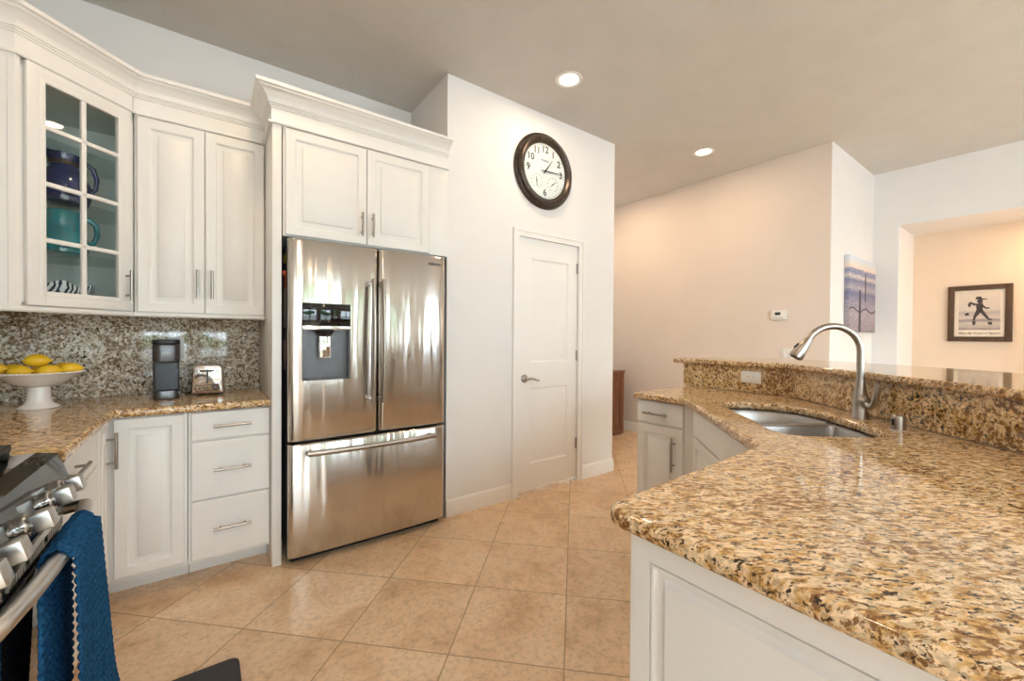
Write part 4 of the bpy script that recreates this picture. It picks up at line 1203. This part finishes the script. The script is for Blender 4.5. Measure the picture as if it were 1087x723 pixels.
def hand(l, w, tail, a, y):
    bm = BM(); t_ = prism([(-w*.6, -tail), (w*.6, -tail), (w, l*.25), (w*.35, l), (-w*.35, l), (-w, l*.25)], 0, .0015)
    bmesh.ops.transform(t_, matrix=Matrix(((1, 0, 0, 0), (0, 0, 1, 0), (0, 1, 0, 0), (0, 0, 0, 1))), verts=t_.verts)
    join(bm, t_, Matrix.Translation((0, y, 0)) @ Matrix.Rotation(a, 4, 'Y'))
    return bm
P('hour_hand', hand(.125, .005, .030, R(37), -.025), M['black'], ck)
P('minute_hand', hand(.185, .0045, .045, R(87), -.028), M['black'], ck)
P('hub', lathe([(0, 0), (.009, 0), (.009, .013), (0, .013)], 16, rot_to((0, -1, 0))), M['black'], ck, (0, -.019, 0))
P('glass_cover', lathe([(0, .034), (RC-.078, .034), (RC-.078, .0325), (0, .0325)], 48, rot_to((0, -1, 0))), M['glass'], ck)

# ================================================================= PICTURES
cv = T('canvas_print', 'frameless canvas of a beach with weathered fence posts on the white wall', 'picture', (4.975, YR-.002, 1.325))
cw, chh = .885, .745
cmx, nt, b = new_mat('beach_canvas')
tc = N(nt, 'ShaderNodeTexCoord'); sxz = N(nt, 'ShaderNodeSeparateXYZ'); L(nt, tc.outputs['Object'], sxz.inputs[0])
v = coords(nt, (3, 1, 14))
nz = noise(nt, v, 3, 6, .65, .6)
zz = N(nt, 'ShaderNodeMath', operation='MULTIPLY_ADD'); L(nt, nz, zz.inputs[0]); zz.inputs[1].default_value = .05; L(nt, sxz.outputs['Z'], zz.inputs[2])
zn = N(nt, 'ShaderNodeMath', operation='DIVIDE'); L(nt, zz.outputs[0], zn.inputs[0]); zn.inputs[1].default_value = chh
bands = ramp(nt, zn.outputs[0], [(.0, (.26, .23, .26)), (.25, (.36, .31, .34)), (.42, (.30, .27, .34)), (.55, (.16, .17, .28)), (.62, (.40, .36, .40)), (.72, (.17, .19, .30)), (.77, (.62, .54, .52)), (.82, (.22, .24, .36)), (.87, (.30, .30, .42)), (.885, (.78, .63, .52)), (1.0, (.66, .70, .76))])
st_ = ramp(nt, noise(nt, coords(nt, (6, 1, 26)), 4, 5, .7), [(.35, .55), (.6, 1.25)])
skym = ramp(nt, zn.outputs[0], [(.87, 1.0), (.89, 0.0)])
L(nt, mix(nt, skym, bands, mix(nt, 1.0, bands, st_, 'MULTIPLY')), b.inputs['Base Color']); b.inputs['Roughness'].default_value = .8
P('canvas', box(0, cw, -.04, 0, 0, chh, bev=.003), cmx, cv)
pm_ = pbr('print_dark', (.055, .045, .055), .8, nscale=40, namt=.4)
bm = BM()
add_prism(bm, [(.30, .0), (.37, .0), (.365, .40), (.345, .43), (.315, .42)], .0402, .0412)
add_prism(bm, [(.50, .31), (.53, .31), (.53, .60), (.50, .60)], .0402, .0412)
for q in range(12):
    x0, x1 = q*cw/12, (q+1)*cw/12
    z0, z1 = .215+.02*math.sin(q*1.1), .215+.02*math.sin((q+1)*1.1)
    add_prism(bm, [(x0, z0), (x1, z1), (x1, z1+.014), (x0, z0+.014)], .0402, .0410)
bmesh.ops.transform(bm, matrix=Matrix(((1, 0, 0, 0), (0, 0, -1, 0), (0, 1, 0, 0), (0, 0, 0, 1))), verts=bm.verts)
P('printed_posts', bm, pm_, cv, label='dark fence posts and wire in the beach print')
fp2 = T('framed_print', 'brown framed print of a striding figure on a beach in the lit opening', 'picture', (XN-.002, .603, 1.537), R(-90))
fW, fH = .462, .600
bm = BM(); s = .052
add_frame(bm, -fW/2, fW/2, -fH/2, fH/2, -.030, 0, s, bev=.006)
P('frame', bm, M['frame_wood'], fp2)
P('mat_board', box(-fW/2+s-.004, fW/2-s+.004, -.012, -.006, -fH/2+s-.004, fH/2-s+.004), pbr('cream_mat', (.78, .70, .58), .8), fp2)
im, nt, b = new_mat('sepia_beach_print')
tc = N(nt, 'ShaderNodeTexCoord'); s3 = N(nt, 'ShaderNodeSeparateXYZ'); L(nt, tc.outputs['Object'], s3.inputs[0])
nz = noise(nt, coords(nt, (4, 1, 20)), 3, 5)
zz = N(nt, 'ShaderNodeMath', operation='MULTIPLY_ADD'); L(nt, nz, zz.inputs[0]); zz.inputs[1].default_value = .04; L(nt, s3.outputs['Z'], zz.inputs[2])
zn = N(nt, 'ShaderNodeMapRange'); L(nt, zz.outputs[0], zn.inputs[0]); zn.inputs[1].default_value = -.18; zn.inputs[2].default_value = .24
L(nt, ramp(nt, zn.outputs[0], [(.05, (.16, .14, .15)), (.12, (.45, .39, .34)), (.24, (.55, .48, .42)), (.30, (.24, .21, .21)), (.36, (.58, .51, .44)), (.50, (.42, .37, .34)), (.56, (.60, .53, .46)), (1.0, (.66, .58, .49))]), b.inputs['Base Color']); b.inputs['Roughness'].default_value = .6
P('print', box(-.148, .148, -.0135, -.011, -.175, .225), im, fp2)
# a generic striding person in a hat carrying a bag
fg = pbr('print_ink', (.06, .05, .05), .7, nscale=60, namt=.3)
bm = BM()
def poly(pts): add_prism(bm, pts, .0136, .0142)
poly([(-.030, .150), (.055, .142), (.060, .150), (.020, .160), (.012, .178), (-.020, .178), (-.026, .160)])      # hat
poly(arc(.005, .128, .022, 0, 360, 12)[:-1])                                                                         # head
poly([(-.025, .105), (.028, .108), (.026, .040), (-.018, .030)])                                                     # torso
poly([(.020, .100), (.050, .062), (.072, .062), (.074, .048), (.046, .044), (.012, .080)])                           # arm
poly([(-.020, .104), (-.070, .128), (-.074, .112), (-.030, .078)])                                                   # arm behind
poly([(-.082, .110), (-.060, .108), (-.058, .074), (-.078, .070)])                                                   # bag on the back
poly([(-.018, .040), (.020, .036), (.000, -.010), (-.020, -.040), (-.030, -.078), (-.046, -.078), (-.040, -.030)])   # rear leg
poly([(.024, .042), (-.004, .026), (.036, -.034), (.066, -.074), (.095, -.074), (.092, -.062), (.074, -.056)])        # front leg
poly([(-.105, .000), (-.075, .010), (-.070, -.018), (-.098, -.024)])                                                 # pail
poly([(-.050, -.082), (-.022, -.082), (-.026, -.122), (-.044, -.126)]); poly([(.060, -.092), (.094, -.092), (.090, -.124), (.066, -.120)])  # reflections
bmesh.ops.transform(bm, matrix=Matrix(((1, 0, 0, 0), (0, 0, -1, 0), (0, 1, 0, 0), (0, 0, 0, 1))), verts=bm.verts)
P('printed_figure', bm, fg, fp2, label='dark printed figure of a person in a hat')
link('caption', text_mesh('Make My Wakes in Pigeons', .0265, .0003, shear=.25, bold=.0004), fg, fp2, (0, -.0126, -.212), FRONT)

# ================================================================= WOODEN CABINET IN THE HALL
wd = T('wooden_console', 'dark red-brown wooden cabinet standing in the hall past the clock wall', 'cabinet', (3.90, 3.68, 0))
P('carcass', box(-.45, .465, -.22, .24, .012, .800, bev=.004), M['wood'], wd)
P('top', box(-.46, .472, -.232, .245, .800, .826, bev=.004), M['wood'], wd)
P('plinth', box(-.43, .44, -.20, .22, 0, .012), M['wood'], wd)
for q in (0, 1): P('door', raised(.43, .72, .012, .05, .03), M['wood'], wd, (-.435+q*.44, -.218, .04))

# ================================================================= OUTSIDE THE REAR WINDOWS (seen only mirrored)
ST('patio_ground', box(-6, 12, -14, REAR-.15, -.12, -.02), pbr('patio_concrete', (.50, .47, .43), .9, bscale=30))
ST('wall_garden', box(-6, 12, -9.2, -9.0, -.02, 1.5), pbr('garden_wall', (.70, .68, .66), .9, bscale=20))
leaf = pbr('leaf_green', (.06, .14, .035), .6, nscale=25, namt=.7, bscale=12, bstr=1.0, bdist=.1)
bark = pbr('bark', (.10, .07, .05), .9, bscale=20)
def tree(x, y, s, lab):
    t = T('garden_tree', lab, 'tree', (x, y, -.02), random.random()*6)
    P('trunk', tube([(0, 0, 0), (.02, .03, .9*s), (-.03, .02, 1.6*s)], [.10*s, .08*s, .06*s], 10), bark, t)
    bm = BM()
    for k in range(9):
        q = bmesh.new(); bmesh.ops.create_icosphere(q, subdivisions=3, radius=random.uniform(.5, .8)*s)
        for v_ in q.verts: v_.co *= 1+random.uniform(-.16, .16)
        join(bm, q, Matrix.Translation((random.uniform(-.8, .8)*s, random.uniform(-.6, .6)*s, random.uniform(1.7, 2.9)*s)))
    P('crown', bm, leaf, t, ang=10)
tree(2.6, -10.6, 1.25, 'leafy garden tree behind the white garden wall, nearest the sliding door')
tree(6.0, -11.0, 1.35, 'leafy garden tree behind the white garden wall, at its right end')
tree(-.6, -10.8, 1.1, 'leafy garden tree behind the white garden wall, at its left end')
